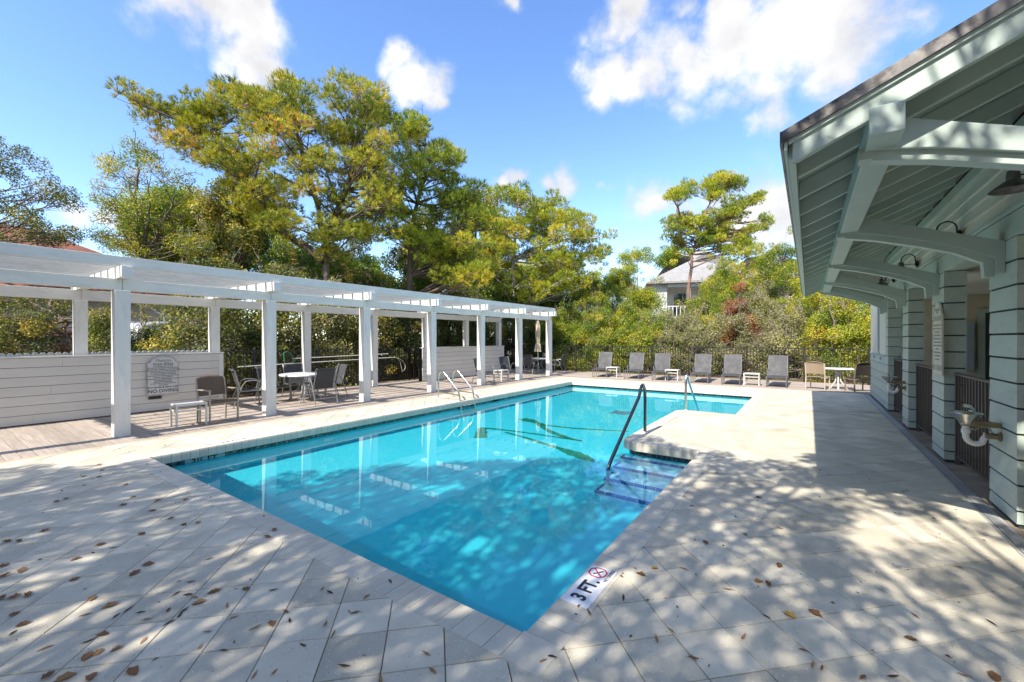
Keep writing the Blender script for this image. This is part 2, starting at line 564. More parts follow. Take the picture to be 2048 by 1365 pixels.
DOORM = M('green_black_door', (.05, .068, .06), rough=.5, var=.15, bump=.1)
GREYT = M('grey_blue_trim', (.36, .43, .47), rough=.55, var=.05, bump=.1)
CONC = M('stained_concrete', (.30, .24, .18), rough=.85, var=.3, vs=4, bump=.4, bs=40, dirt=(.16, .12, .09), dirt_amt=.7, ds=2.5)
DRAINM = M('drain_channel', (.40, .40, .38), rough=.6, var=.1, bump=.1)
GROOVE = M('groove_shadow_gap', (.055, .066, .062), rough=.9, var=.1, bump=0)
DARK = M('dark_gap', (.012, .012, .012), rough=.9, var=.1, bump=0)
SIGNW = M('sign_white', (.70, .70, .68), rough=.4, var=.04, bump=0)
SIGNG = M('sign_grey', (.58, .58, .57), rough=.45, var=.05, bump=0)
INK = M('black_ink', (.015, .015, .017), rough=.5, var=.1, bump=0)
INKG = M('grey_ink', (.16, .16, .15), rough=.5, var=.1, bump=0)
INKF = M('faded_ink', (.42, .42, .37), rough=.5, var=.1, bump=0)
REDINK = M('red_ink', (.55, .03, .04), rough=.5, var=.1, bump=0)
MARKW = M('marker_white', (.80, .80, .80), rough=.5, var=.05, bump=0)
PVC = M('white_pvc', (.72, .71, .68), rough=.35, var=.04, bump=0)
BRASS = M('tarnished_brass', (.33, .27, .17), rough=.35, var=.25, vs=12, bump=.05, metal=.9)
CHROME = M('chrome', (.75, .75, .76), rough=.1, var=.05, bump=0, metal=1)
BARK = M('grey_brown_bark', (.15, .115, .085), rough=.95, var=.35, vs=7, st=(1, 1, .3), bump=1, bs=22, bst=(1, 1, .25), dist=.02)
BARKP = M('pale_bark', (.40, .36, .31), rough=.9, var=.25, vs=6, st=(1, 1, .4), bump=.6, bs=20, dist=.01)
BARKR = M('red_brown_bark', (.26, .155, .11), rough=.95, var=.35, vs=7, st=(1, 1, .4), bump=1, bs=16, dist=.02)
TWIG = M('dry_twig', (.25, .20, .155), rough=.95, var=.3, vs=5, bump=0)
SHINGLE = M('grey_shingle', (.30, .29, .275), rough=.9, var=.18, vs=3, bump=.4, bs=18)
SHINGLER = M('red_brown_shingle', (.23, .095, .06), rough=.9, var=.25, vs=5, bump=.5, bs=18)
HOUSEW = M('house_white', (.66, .655, .63), rough=.7, var=.06, bump=.1)
HOUSEG = M('house_grey_siding', (.42, .41, .38), rough=.8, var=.15, vs=4, bump=.2)
CARW = M('car_white', (.75, .76, .77), rough=.2, var=.03, bump=0, spec=.6)
RUBBER = M('tyre_rubber', (.02, .02, .02), rough=.85, var=.1, bump=0)
BLUEP = M('blue_paint', (.10, .33, .47), rough=.5, var=.12, bump=.1)
NETG = M('green_frame', (.05, .28, .17), rough=.4, var=.1, bump=0)
NETB = M('dark_net', (.02, .03, .03), rough=.9, var=.2, bump=0)

LM_PINE = leaf_mat('pine_needles', [(0, (0.113, 0.165, 0.017)), (.35, (0.283, 0.320, 0.023)), (.7, (0.509, 0.474, 0.030)), (.92, (0.678, 0.542, 0.043)), (1, (0.678, 0.387, 0.051))], trans=.32, cs=.9, clump=.28)
LM_PINE2 = leaf_mat('bright_pine_needles', [(0, (0.105, 0.174, 0.017)), (.4, (0.264, 0.338, 0.023)), (.75, (0.491, 0.503, 0.030)), (1, (0.717, 0.580, 0.051))], trans=.32, cs=1.0, clump=.28)
LM_OAK = leaf_mat('oak_leaves', [(0, (0.049, 0.084, 0.023)), (.5, (0.124, 0.167, 0.034)), (.8, (0.231, 0.237, 0.046)), (1, (0.427, 0.322, 0.075))], trans=.32)
LM_DARK = leaf_mat('dark_understory_leaves', [(0, (0.053, 0.084, 0.021)), (.5, (0.135, 0.167, 0.030)), (.8, (0.338, 0.322, 0.043)), (1, (0.606, 0.436, 0.059))], trans=.32)
LM_VINE = leaf_mat('bright_vine_leaves', [(0, (0.078, 0.145, 0.012)), (.4, (0.186, 0.276, 0.016)), (.75, (0.357, 0.393, 0.022)), (1, (0.653, 0.539, 0.041))], trans=.36, cs=1.3)
LM_YEL = leaf_mat('yellow_green_leaves', [(0, (0.098, 0.183, 0.016)), (.4, (0.261, 0.331, 0.022)), (.75, (0.508, 0.496, 0.028)), (1, (0.753, 0.564, 0.048))], trans=.36, cs=1.2)
LM_RED = leaf_mat('dead_rust_leaves', [(0, (0.184, 0.065, 0.025)), (.5, (0.399, 0.131, 0.046)), (1, (0.552, 0.248, 0.077))], trans=.3)
LM_DRY = leaf_mat('dry_grey_green_leaves', [(0, (0.107, 0.143, 0.034)), (.5, (0.267, 0.284, 0.085)), (1, (0.516, 0.454, 0.152))], trans=.3)


# ------------------------------------------------------------------ fast foliage
def np_mesh(name, V, F, tint=None, mat=None):
    me = bpy.data.meshes.new(name)
    k = F.shape[1]
    me.vertices.add(len(V)); me.vertices.foreach_set('co', V.astype(np.float32).ravel())
    me.loops.add(F.size); me.loops.foreach_set('vertex_index', F.astype(np.int32).ravel())
    me.polygons.add(len(F)); me.polygons.foreach_set('loop_start', np.arange(0, F.size, k, dtype=np.int32))
    me.update(calc_edges=True)
    if tint is not None:
        a = me.attributes.new('tint', 'FLOAT', 'FACE')
        a.data.foreach_set('value', tint.astype(np.float32))
    if mat: me.materials.append(mat)
    return me


def unit(v):
    return v / np.maximum(np.linalg.norm(v, axis=1, keepdims=True), 1e-9)


def leaf_quads(C, D, l, w, rng, N=None):
    n = len(C)
    D = unit(D)
    S = unit(np.cross(D, rng.normal(size=(n, 3)) * .75 + (0 if N is None else N)))
    l = l[:, None]; w = w[:, None]
    V = np.stack([C - D * l * .5, C + S * w * .5 + D * l * .05, C + D * l * .5, C - S * w * .5 + D * l * .05], 1).reshape(-1, 3)
    return V, np.arange(4 * n).reshape(-1, 4)


def needle_quads(C, D, l, w, rng, N=None):
    n = len(C)
    D = unit(D)
    S = unit(np.cross(D, rng.normal(size=(n, 3)) * .6 + (0 if N is None else N)))
    l = l[:, None]; w = w[:, None]
    V = np.stack([C - S * w * .5, C + S * w * .5, C + D * l + S * w * .2, C + D * l - S * w * .2], 1).reshape(-1, 3)
    return V, np.arange(4 * n).reshape(-1, 4)


def seg_tubes(P0, P1, R0, R1, n=4):
    m = len(P0)
    D = unit(P1 - P0)
    A = np.where(np.abs(D[:, 2:3]) < .9, np.array([[0, 0, 1.]]), np.array([[1., 0, 0]]))
    S = unit(np.cross(D, A)); T = np.cross(D, S)
    vs = []
    for P, Rr in ((P0, R0), (P1, R1)):
        for k in range(n):
            a = 2 * math.pi * k / n
            vs.append(P + (S * math.cos(a) + T * math.sin(a)) * Rr[:, None])
    V = np.stack(vs, 1).reshape(-1, 3)
    base = np.arange(m)[:, None] * 2 * n
    F = np.concatenate([base + np.array([[k, (k + 1) % n, n + (k + 1) % n, n + k]]) for k in range(n)], 0)
    return V, F


def in_poly(p, poly):
    x, y = p; c = False
    for i in range(len(poly)):
        x1, y1 = poly[i]; x2, y2 = poly[i - 1]
        if (y1 > y) != (y2 > y) and x < (x2 - x1) * (y - y1) / (y2 - y1) + x1: c = not c
    return c


def puffs_from_outline(poly, t, n, depth, r, rng, gap=.55):
    xs = [p[0] for p in poly]; ys = [p[1] for p in poly]
    out = []; tries = 0
    while len(out) < n and tries < n * 60:
        tries += 1
        p = (rng.uniform(min(xs), max(xs)), rng.uniform(min(ys), max(ys)))
        if not in_poly(p, poly): continue
        dt = rng.normal() * depth
        dt = max(-1.6 * depth, min(1.6 * depth, dt))
        q = at(p[0], p[1], t + dt)
        rr = r * rng.uniform(.7, 1.3)
        if any((Vector(o[0]) - q).length < gap * (o[1] + rr) * .6 for o in out): continue
        out.append((tuple(q), rr))
    return out


def tree(name, label, base, trunk, puffs, kind, lm, bark, rng, tr=.14, group=None, dens=1.0, leaf=.075, flat=.6, twigs=5, tb=.5, tw=.18, trunks=None, dead=0, hang=0):
    """trunk: polyline; puffs: [(centre, radius)] ; kind: 'pine' or 'leaf'"""
    e = thing(name, label, 'tree' if 'shrub' not in name and 'bush' not in name else 'shrub', base, 0, group)
    o = np.array(base)
    P0 = []; P1 = []; R0 = []; R1 = []

    def pl(pts, rs):
        for i in range(len(pts) - 1):
            P0.append(pts[i]); P1.append(pts[i + 1]); R0.append(rs[i]); R1.append(rs[i + 1])
    lines = trunks or [trunk]
    nodes = []
    for ln in lines:
        pts = [np.array(p, float) for p in ln]
        fine = []
        for i in range(len(pts) - 1):
            for k in range(5):
                fine.append(pts[i] + (pts[i + 1] - pts[i]) * k / 5 + (rng.normal(size=3) * .03 if (i or k) else 0))
        fine.append(pts[-1])
        rs = [tr * (1 - .78 * i / (len(fine) - 1)) * (1.35 if i == 0 else 1) for i in range(len(fine))]
        pl(fine, rs)
        nodes += [(p, r) for p, r in zip(fine, rs)]
    NP = np.array([p for p, r in nodes]); NR = np.array([r for p, r in nodes])
    for c, r in puffs:
        c = np.array(c)
        d = np.linalg.norm((NP - c) * np.array([1, 1, 1.0]), axis=1) + np.where(NP[:, 2] > c[2] - .1, 1.6 * (NP[:, 2] - c[2] + .4), 0)
        j = int(np.argmin(d + rng.uniform(0, .5, len(d))))
        a = NP[j]
        mid = a + (c - a) * .5 + np.array([0, 0, -.06 * np.linalg.norm(c - a)]) + rng.normal(size=3) * .1
        r0 = min(NR[j] * .55, .018 + .016 * np.linalg.norm(c - a))
        pts = [(1 - s) ** 2 * a + 2 * s * (1 - s) * mid + s * s * c for s in np.linspace(0, 1, 6)]
        pl(pts, [r0 * (1 - .75 * s) for s in np.linspace(0, 1, 6)])
        for _ in range(twigs):
            q = c + unit(rng.normal(size=(1, 3)))[0] * r * np.array([1, 1, flat]) * rng.uniform(.7, 1.05)
            st = pts[rng.integers(3, 6)]
            m = (st + q) / 2 + rng.normal(size=3) * .06
            pl([st, m, q], [r0 * .3, r0 * .22, .004])
    for _ in range(dead):                                            # bare grey twigs sticking out
        c, r = puffs[rng.integers(len(puffs))]
        c = np.array(c)
        q = c + unit(rng.normal(size=(1, 3)) + [[0, 0, .6]])[0] * r * rng.uniform(.9, 1.9)
        m = (c + q) / 2 + rng.normal(size=3) * .1
        pl([c, m, q], [.014, .01, .004])
        for _k in range(3):
            s2 = m + (q - m) * rng.uniform(0, 1)
            pl([s2, s2 + rng.normal(size=3) * .25 * r + [0, 0, .1]], [.007, .003])
    V, F = seg_tubes(np.array(P0) - o, np.array(P1) - o, np.array(R0), np.array(R1), 6 if tr > .08 else 4)
    put('trunk', np_mesh('trunk', V, F, None, bark), None, e)
    # crown
    Cs = []; Ds = []; Ts = []; Ns = []          # leaves turn their faces up and outwards, to the light
    cm_ = np.mean([p[0] for p in puffs], 0)
    for c, r in puffs:
        c = np.array(c)
        pt = rng.normal() * tw
        if kind == 'pine':
            k = int(64 * dens * (r / .5) ** 2)
            u = unit(rng.normal(size=(k, 3)))
            q = u * (rng.uniform(.25, 1, (k, 1)) ** .5) * r * np.array([1, 1, flat])
            q[:, 2] += .12 * r
            d = unit(u + np.array([0, 0, .9]))
            nn = 12
            wv = unit(np.array([np.array(c) - cm_]))[0]
            Ns.append(np.repeat(u * .6 + wv * .5 + [0, 0, .8], nn, 0))
            Cs.append(np.repeat(c + q, nn, 0)); Ds.append(np.repeat(d, nn, 0) + rng.normal(size=(k * nn, 3)) * .45)
            Ts.append(np.repeat(rng.normal(tb + pt, .16, k), nn))
        else:
            k = int(520 * dens * (r / .5) ** 2)
            u = unit(rng.normal(size=(k, 3)))
            q = u * (rng.uniform(.12, 1, (k, 1)) ** .45) * r * np.array([1, 1, flat])
            Cs.append(c + q); Ds.append(rng.normal(size=(k, 3)) + u * .5 + np.array([0, 0, -.25]))
            Ts.append(rng.normal(tb + pt, .2, k))
            wv = unit(np.array([np.array(c) - cm_]))[0]
            Ns.append(u * .6 + wv * .5 + [0, 0, .8])
    for _ in range(hang):                                            # vines hanging out of the crown
        c, r = puffs[rng.integers(len(puffs))]
        k = 60
        s = np.linspace(0, 1, k)[:, None]
        dr = rng.normal(size=3) * .25
        q = np.array(c) + np.array([0, 0, .2]) + s * (np.array([dr[0], dr[1], -rng.uniform(.8, 2.0)])) + rng.normal(size=(k, 3)) * .05
        Cs.append(q); Ds.append(rng.normal(size=(k, 3))); Ts.append(rng.normal(.95, .06, k)); Ns.append(rng.normal(size=(k, 3)))
    NN = np.concatenate(Ns); C = np.concatenate(Cs) - o; D = np.concatenate(Ds); T = np.clip(np.concatenate(Ts), 0, 1)
    n = len(C)
    if kind == 'pine':
        V, F = needle_quads(C, D, rng.uniform(.11, .19, n) * leaf / .075, rng.uniform(.012, .019, n) * leaf / .075, rng, NN)
    else:
        V, F = leaf_quads(C, D, rng.uniform(.7, 1.3, n) * leaf, rng.uniform(.7, 1.2, n) * leaf * .55, rng, NN)
    put('crown', np_mesh('crown', V, F, T, lm), None, e)
    return e


def shrub(label, x, y, w, d, h, lm, rng, name='shrub', group=None, dens=1.0, leaf=.075, tb=.5, twig=60, z0=0, tw=.2):
    """w along the line of sight's width (x), d depth (y)"""
    puffs = []
    n = int(9 + 9 * w * h)
    for i in range(n):
        a = rng.uniform(0, 2 * math.pi); b = rng.uniform(0, 1) ** .7
        zz = rng.uniform(.06, 1)
        rad = math.sqrt(max(0, 1 - zz ** 2.6)) * b ** .4
        puffs.append(((x + math.cos(a) * rad * w / 2, y + math.sin(a) * rad * d / 2, z0 + zz * h * .92), rng.uniform(.2, .5)))
    for i in range(int(3 + 2 * w)):                  # stray shoots break the outline
        a = rng.uniform(0, 6.28)
        puffs.append(((x + math.cos(a) * w * .42 * rng.uniform(.2, 1), y + math.sin(a) * d * .42 * rng.uniform(.2, 1), z0 + h * rng.uniform(.82, 1.16)), rng.uniform(.14, .26)))
    tops = [p for p in puffs if p[0][2] > h * .4] or puffs
    tl = []
    for k in range(3):
        q = tops[rng.integers(len(tops))][0]
        bx, by = x + rng.normal() * w * .12, y + rng.normal() * d * .12
        tl.append([(bx, by, z0), ((bx + q[0]) / 2, (by + q[1]) / 2, z0 + q[2] * .5), q])
    return tree(name, label, (x, y, z0), None, puffs, 'leaf', lm, TWIG, rng, tr=.045, group=group, dens=dens, leaf=leaf, flat=.85, twigs=3, tb=tb, trunks=tl, dead=twig, tw=tw)


# ------------------------------------------------------------------ ground and pool deck
XL, XR, YN, YF = -6.85, -1.2, 1.84, 13.6          # inner lip of the coping
WZ = -.17                                          # water level
gb = MB()
for x0, x1, y0, y1 in ((-400, -12.15, -400, 600), (3.5, 400, -400, 600), (-12.15, 3.5, -400, -6), (-12.15, 3.5, 18.0, 600)):
    gb.add([(x0, y0, -.03), (x1, y0, -.03), (x1, y1, -.03), (x0, y1, -.03)], [(0, 1, 2, 3)])
tag(gb.build('ground', GROUND), kind='structure')

deck_bed = MB()
for x0, x1, y0, y1 in ((-8.02, 1.34, -6, 1.64), (1.34, 3.6, -6, 2.6), (1.34, 3.6, 11.9, 15.1), (-.99, 1.34, 1.64, 15.0), (-8.02, -7.0, 1.64, 15.0), (-2.1, -.99, 6.27, 9.30), (-7.0, -.99, 13.8, 15.0)):
    deck_bed.box(x0, x1, y0, y1, -.2, -.012)
pool_deck = tag(deck_bed.build('pool_deck', BED), kind='structure')


def clip(poly, x0, x1, y0, y1):
    def cut(p, f, ip):
        out = []
        for i in range(len(p)):
            a, b = p[i - 1], p[i]
            fa, fb = f(a), f(b)
            if fa >= 0 and fb >= 0: out.append(b)
            elif fa >= 0 > fb: out.append(ip(a, b, fa, fb))
            elif fa < 0 <= fb: out.append(ip(a, b, fa, fb)); out.append(b)
        return out
    ip = lambda a, b, fa, fb: (a[0] + (b[0] - a[0]) * fa / (fa - fb), a[1] + (b[1] - a[1]) * fa / (fa - fb))
    for f in (lambda q: q[0] - x0, lambda q: x1 - q[0], lambda q: q[1] - y0, lambda q: y1 - q[1]):
        poly = cut(poly, f, ip)
        if len(poly) < 3: return []
    return poly


def slab_mesh(mb, poly, z, th=.03, ch=.003):
    n = len(poly)
    cx = sum(p[0] for p in poly) / n; cy = sum(p[1] for p in poly) / n
    ins = []
    for p in poly:
        dx, dy = cx - p[0], cy - p[1]
        l = math.hypot(dx, dy) or 1
        ins.append((p[0] + dx / l * ch, p[1] + dy / l * ch))
    vs = [(x, y, z) for x, y in ins] + [(x, y, z - ch) for x, y in poly] + [(x, y, z - th) for x, y in poly]
    fs = [tuple(range(n))]
    for k in (0, n):
        for i in range(n):
            j = (i + 1) % n
            fs.append((k + i, k + n + i, k + n + j, k + j))
    mb.add(vs, fs)


RECTS = ((-8.03, 1.21, -3.2, 1.625), (-.985, 1.21, 1.625, 14.97), (-8.03, -7.075, 1.625, 14.97), (-2.075, -.985, 6.295, 9.275), (-7.075, -.985, 13.825, 14.97))
S = .405
jt = .0048 * math.sqrt(2) / 2
slabs = []
for i in range(-30, 50):
    for j in range(-45, 45):
        c0, k0 = 2.81 + S * i, 2.09 + S * j          # lines y-x=c, y+x=k
        crn = []
        for c, k in ((c0 + jt, k0 + jt), (c0 + S - jt, k0 + jt), (c0 + S - jt, k0 + S - jt), (c0 + jt, k0 + S - jt)):
            crn.append(((k - c) / 2, (k + c) / 2))
        for rc in RECTS:
            p = clip(crn, *rc)
            if len(p) < 3: continue
            # orientation counter-clockwise and area
            A = sum(p[q - 1][0] * p[q][1] - p[q][0] * p[q - 1][1] for q in range(len(p))) / 2
            if abs(A) < .0006: continue
            if A < 0: p = p[::-1]
            cx = sum(q[0] for q in p) / len(p); cy = sum(q[1] for q in p) / len(p)
            fwd = -cx * _s + cy * _c; side = cx * _c + cy * _s
            vis = fwd > 1.6 and abs(side) < 1.3 * fwd
            slabs.append((0 if vis else 1, math.hypot(cx, cy), p))
slabs.sort(key=lambda q: (q[0], q[1]))
rest = MB()
for n_, (vis, dd, p) in enumerate(slabs):
    dz = random.uniform(-.0012, .0012)
    if n_ < 300:
        mb = MB(); slab_mesh(mb, p, dz)
        mb.build('paving_slab', PAVER, pool_deck)
    else:
        slab_mesh(rest, p, dz)
tag(rest.build('paving_slabs_beyond', PAVER, pool_deck), kind='stuff')

# wooden deck (left and far), boards along X
wd = MB()
wd.box(-12.1, -8.06, -6, 18.0, -.2, -.035)
wd.box(-8.06, 3.4, 15.03, 18.0, -.2, -.035)
wood_deck = tag(wd.build('wooden_deck', DARK), kind='structure')
bw = .14
i = 0
ys = []
y = -1.2
while y < 17.95:
    ys.append(y); y += bw
for y in ys:
    x1 = -8.1 if y < 15.05 else 3.3
    segs = [(-12.0, x1)] if x1 < 0 else [(-12.0, -4.3 + random.uniform(-1, 1)), None]
    if segs[-1] is None: segs[-1] = (segs[0][1] + .004, x1)
    for a, b in segs:
        mb = MB((0, y, 0))
        mb.box(a, b, y + .003, y + bw - .003, -.03, random.uniform(-.0035, -.001))
        mb.build('deck_board', DECK, wood_deck, bevel=.003, loc=(0, y, 0))
TAN = M('tan_edge_board', (.55, .44, .29), rough=.6, var=.1, vs=4, bump=.2, bs=20)
mb = MB(); mb.box(-8.095, -8.04, -1.2, 15.03, -.03, .002); mb.build('edge_board', TAN, wood_deck, bevel=.004)
mb = MB(); mb.box(-8.035, 1.3, 14.975, 15.045, -.03, .001); mb.build('edge_board', DECK, wood_deck, bevel=.004)

# ------------------------------------------------------------------ pool
pool = MB()
FL = []                                            # floor grid: (y, z)
FLY = [(1.78, -1.03), (5.0, -1.08), (8.6, -1.28), (11.2, -1.5), (13.66, -1.5)]
for (ya, za), (yb, zb) in zip(FLY, FLY[1:]):
    pool.add([(-6.9, ya, za), (-1.15, ya, za), (-1.15, yb, zb), (-6.9, yb, zb)], [(0, 1, 2, 3)])
z0 = -1.6
for x0, x1, y0, y1 in ((-7.05, -6.9, 1.6, 13.85), (-1.15, -1.0, 1.6, 13.85), (-6.9, -1.15, 1.65, 1.79), (-6.9, -1.15, 13.65, 13.8)):
    pool.box(x0, x1, y0, y1, z0, -.123)
pool.prism([(-2.02, 6.13), (-1.15, 6.13), (-1.15, 9.44), (-2.02, 9.44), (-2.17, 9.38), (-2.24, 9.22), (-2.24, 6.35), (-2.17, 6.19)], z0, -.123, 'z')
basin = tag(pool.build('pool_basin', PLASTER), kind='structure')
basin.cycles.is_caustics_receiver = True
# waterline mosaic, 3 mm proud of the plaster
mo = MB()
e_ = .003
for x0, x1, y0, y1 in ((-6.9, -6.9 + e_, 1.79, 13.65), (-1.15 - e_, -1.15, 1.79, 6.1), (-1.15 - e_, -1.15, 9.47, 13.65), (-6.89, -1.16, 1.79, 1.79 + e_), (-6.89, -1.16, 13.65 - e_, 13.65)):
    mo.box(x0, x1, y0, y1, -.275, -.124)
pb = [(-1.16, 6.127), (-2.02, 6.127), (-2.172, 6.187), (-2.243, 6.35), (-2.243, 9.22), (-2.172, 9.383), (-2.02, 9.443), (-1.16, 9.443)]
for a, b in zip(pb, pb[1:]):
    mo.add([(a[0], a[1], -.275), (b[0], b[1], -.275), (b[0], b[1], -.124), (a[0], a[1], -.124)], [(0, 1, 2, 3)])
w_ = mo.build('waterline_tile', MOSAIC, basin)
w_.cycles.is_caustics_receiver = True
# steps in front of the platform and behind it
TR = [(5.98, -.33), (5.69, -.545), (5.38, -.76), (5.09, -.955)]
prev = 6.13
for yn, zt in TR:
    mb = MB(); mb.box(-2.25, -1.152, yn, prev + .0, -1.1, zt); s_ = mb.build('step', PLASTER_STEP, basin, bevel=.008)
    s_.cycles.is_caustics_receiver = True
    for k in range(8):                              # blue nosing tiles
        xa = -2.25 + k * .1372
        mb = MB(); mb.box(xa + .003, xa + .134, yn - .003, yn + .05, zt - .06, zt + .003)
        t_ = mb.build('nosing_tile', NOSE, basin)
        t_.cycles.is_caustics_receiver = True
    mb = MB(); mb.box(-2.253, -2.215, yn + .04, prev - .01, zt - .045, zt + .003); mb.build('nosing_tile', NOSE, basin)
    prev = yn
prev = 9.44
for yn, zt in ((9.62, -.33), (9.9, -.6), (10.2, -.9)):
    mb = MB(); mb.box(-2.2, -1.152, prev, yn, -1.52, zt); mb.build('step', PLASTER_STEP, basin).cycles.is_caustics_receiver = True
    prev = yn
# green marking on the floor (four crooked strokes)
def floor_z(y):
    for (ya, za), (yb, zb) in zip(FLY, FLY[1:]):
        if ya <= y <= yb: return za + (zb - za) * (y - ya) / (yb - ya)
    return -1.5
strokes = [([(-5.58, 8.45), (-5.35, 8.38), (-5.19, 8.32), (-4.78, 8.16), (-4.14, 8.25), (-3.6, 8.44), (-3.05, 8.66)], [.12, .17, .12, .055, .05, .05, .03]),
           ([(-4.95, 8.2), (-4.6, 7.85), (-4.31, 7.65), (-3.86, 7.43), (-3.51, 7.38)], [.09, .06, .08, .07, .03]),
           ([(-3.51, 7.38), (-3.95, 7.36), (-4.47, 7.34), (-5.0, 7.28), (-5.53, 7.18), (-5.7, 7.08), (-5.48, 6.8), (-5.2, 6.42)], [.03, .05, .05, .05, .06, .09, .12, .13]),
           ([(-5.1, 7.1), (-4.58, 6.98), (-3.93, 6.77), (-3.59, 6.68), (-3.28, 6.56), (-3.05, 6.46), (-2.83, 6.37)], [.04, .05, .055, .07, .13, .12, .04])]
gm = thing('pool_floor_marking', 'crooked dark green tile strokes crossing on the pool floor near the step platform', 'floor marking', (-4.4, 7.4, floor_z(7.4)))
for pts, ws in strokes:
    fine = []
    for k in range(len(pts) - 1):
        for q in range(6):
            s = q / 6
            fine.append((pts[k][0] + (pts[k + 1][0] - pts[k][0]) * s, pts[k][1] + (pts[k + 1][1] - pts[k][1]) * s, (ws[k] + (ws[k + 1] - ws[k]) * s) * random.uniform(.8, 1.15)))
    fine.append((*pts[-1], ws[-1]))
    L_, R_ = [], []
    for k, (x, y, w) in enumerate(fine):
        a, b = fine[max(k - 1, 0)], fine[min(k + 1, len(fine) - 1)]
        dx, dy = b[0] - a[0], b[1] - a[1]; l = math.hypot(dx, dy)
        nx, ny = -dy / l * w, dx / l * w
        L_.append((x + nx, y + ny, floor_z(y + ny) + .006)); R_.append((x - nx, y - ny, floor_z(y - ny) + .006))
    n = len(fine)
    mb = MB((-4.4, 7.4, floor_z(7.4)))
    dn = [(x, y, z - .004) for x, y, z in L_ + R_]
    mb.add(L_ + R_ + dn, [(k, k + 1, n + k + 1, n + k) for k in range(n - 1)] + [(k, k + 1, 2 * n + k + 1, 2 * n + k) for k in range(n - 1)] + [(n + k, n + k + 1, 3 * n + k + 1, 3 * n + k) for k in range(n - 1)])
    o = mb.build('tile_stroke', GREENT, gm); o.cycles.is_caustics_receiver = True
# pool lights in the left wall
for yy in (4.3, 9.9):
    mb = MB((-6.9, yy, -.55)); mb.lathe([(.001, .012), (.085, .01), (.1, .02), (.115, .02), (.12, .0)], (-6.9, yy, -.55), 24, 'x')
    mb.build('pool_light', PVC, basin, smooth=True, loc=(-6.9, yy, -.55))
# skimmer mouth
mb = MB(); mb.box(-6.9, -6.892, 9.0, 9.3, -.24, -.128); mb.build('skimmer_mouth', DARK, basin)
# main drain
mb = MB(); mb.box(-4.2, -3.75, 10.4, 10.85, -1.45, -1.43); mb.build('main_drain', PLASTER_STEP, basin)

# coping, one loop of inner/outer point pairs
CW = .22
pairs = []
def run(a, b, out, n=None):
    L = math.hypot(b[0] - a[0], b[1] - a[1])
    n = n or max(1, round(L / .105))
    for k in range(n):
        p = (a[0] + (b[0] - a[0]) * k / n, a[1] + (b[1] - a[1]) * k / n)
        q = (a[0] + (b[0] - a[0]) * (k + 1) / n, a[1] + (b[1] - a[1]) * (k + 1) / n)
        pairs.append((p, q, (p[0] + out[0] * CW, p[1] + out[1] * CW), (q[0] + out[0] * CW, q[1] + out[1] * CW)))
def corner(p, ox, oy):
    pairs.append((p, (p[0] + .0008, p[1] + .0008 * 0), (p[0] + ox * CW, p[1]), (p[0], p[1] + oy * CW)))
run((XL, YN), (XR, YN), (0, -1))
run((XR, YN), (XR, 6.07), (1, 0))
run((XR + CW, 6.07), (-2.05, 6.07), (0, 1))
c_ = (-2.05, 6.32)
for k in range(4):
    a0, a1 = R(270 - 22.5 * k), R(270 - 22.5 * (k + 1))
    f = lambda a, r: (c_[0] + r * math.cos(a), c_[1] + r * math.sin(a))
    pairs.append((f(a0, .25), f(a1, .25), f(a0, .03), f(a1, .03)))
run((-2.3, 6.32), (-2.3, 9.25), (1, 0))
c2 = (-2.05, 9.25)
for k in range(4):
    a0, a1 = R(180 - 22.5 * k), R(180 - 22.5 * (k + 1))
    f = lambda a, r: (c2[0] + r * math.cos(a), c2[1] + r * math.sin(a))
    pairs.append((f(a0, .25), f(a1, .25), f(a0, .03), f(a1, .03)))
run((-2.05, 9.5), (XR + CW, 9.5), (0, -1))
run((XR, 9.5), (XR, YF), (1, 0))
run((XR, YF), (XL, YF), (0, 1))
run((XL, YF), (XL, YN), (-1, 0))
PROF = [(0, -.122), (0, -.03), (.035, -.009), (.10, 0), (1, 0), (1, -.09)]
JW = .0035
cop = []
for p, q, op, oq in pairs:
    n = len(PROF)
    L = math.hypot(q[0] - p[0], q[1] - p[1]) or .01
    g_ = min(.2, JW / 2 / L)
    A = (p[0] + (q[0] - p[0]) * g_, p[1] + (q[1] - p[1]) * g_); B = (q[0] + (p[0] - q[0]) * g_, q[1] + (p[1] - q[1]) * g_)
    OA = (op[0] + (oq[0] - op[0]) * g_, op[1] + (oq[1] - op[1]) * g_); OB = (oq[0] + (op[0] - oq[0]) * g_, oq[1] + (op[1] - oq[1]) * g_)
    dz = random.uniform(-.0008, .0008)
    ring = lambda a, b: [(a[0] + (b[0] - a[0]) * t, a[1] + (b[1] - a[1]) * t, z + .002 + dz) for t, z in PROF]
    vs = ring(A, OA) + ring(B, OB)
    fs = [tuple(range(n)), tuple(range(2 * n - 1, n - 1, -1))] + [(k, k + 1, n + k + 1, n + k) for k in range(n - 1)] + [(n - 1, 0, n, 2 * n - 1)]
    cx, cy = (A[0] + B[0]) / 2, (A[1] + B[1]) / 2
    cop.append((math.hypot(cx, cy), vs, fs))
cop.sort(key=lambda q: q[0])
restc = MB()
GROUT = M('pale_grout', (.62, .60, .56), rough=.9, var=.1, bump=0)
for k, (dd, vs, fs) in enumerate(cop):
    if k < 300:
        mb = MB(); mb.add(vs, fs); o = mb.build('coping_stone', COPE, basin, smooth=True)
    else:
        restc.add(vs, fs)
tag(restc.build('coping_stones_beyond', COPE, basin, smooth=True), kind='stuff')
gr = MB()                                           # mortar bed filling the joints
def gbox(x0, x1, y0, y1): gr.box(x0, x1, y0, y1, -.118, -.0035)
gbox(XL - CW + .004, XR + CW - .004, YN - CW + .004, YN - .02)
gbox(XR + .02, XR + CW - .004, YN - .03, 6.25)
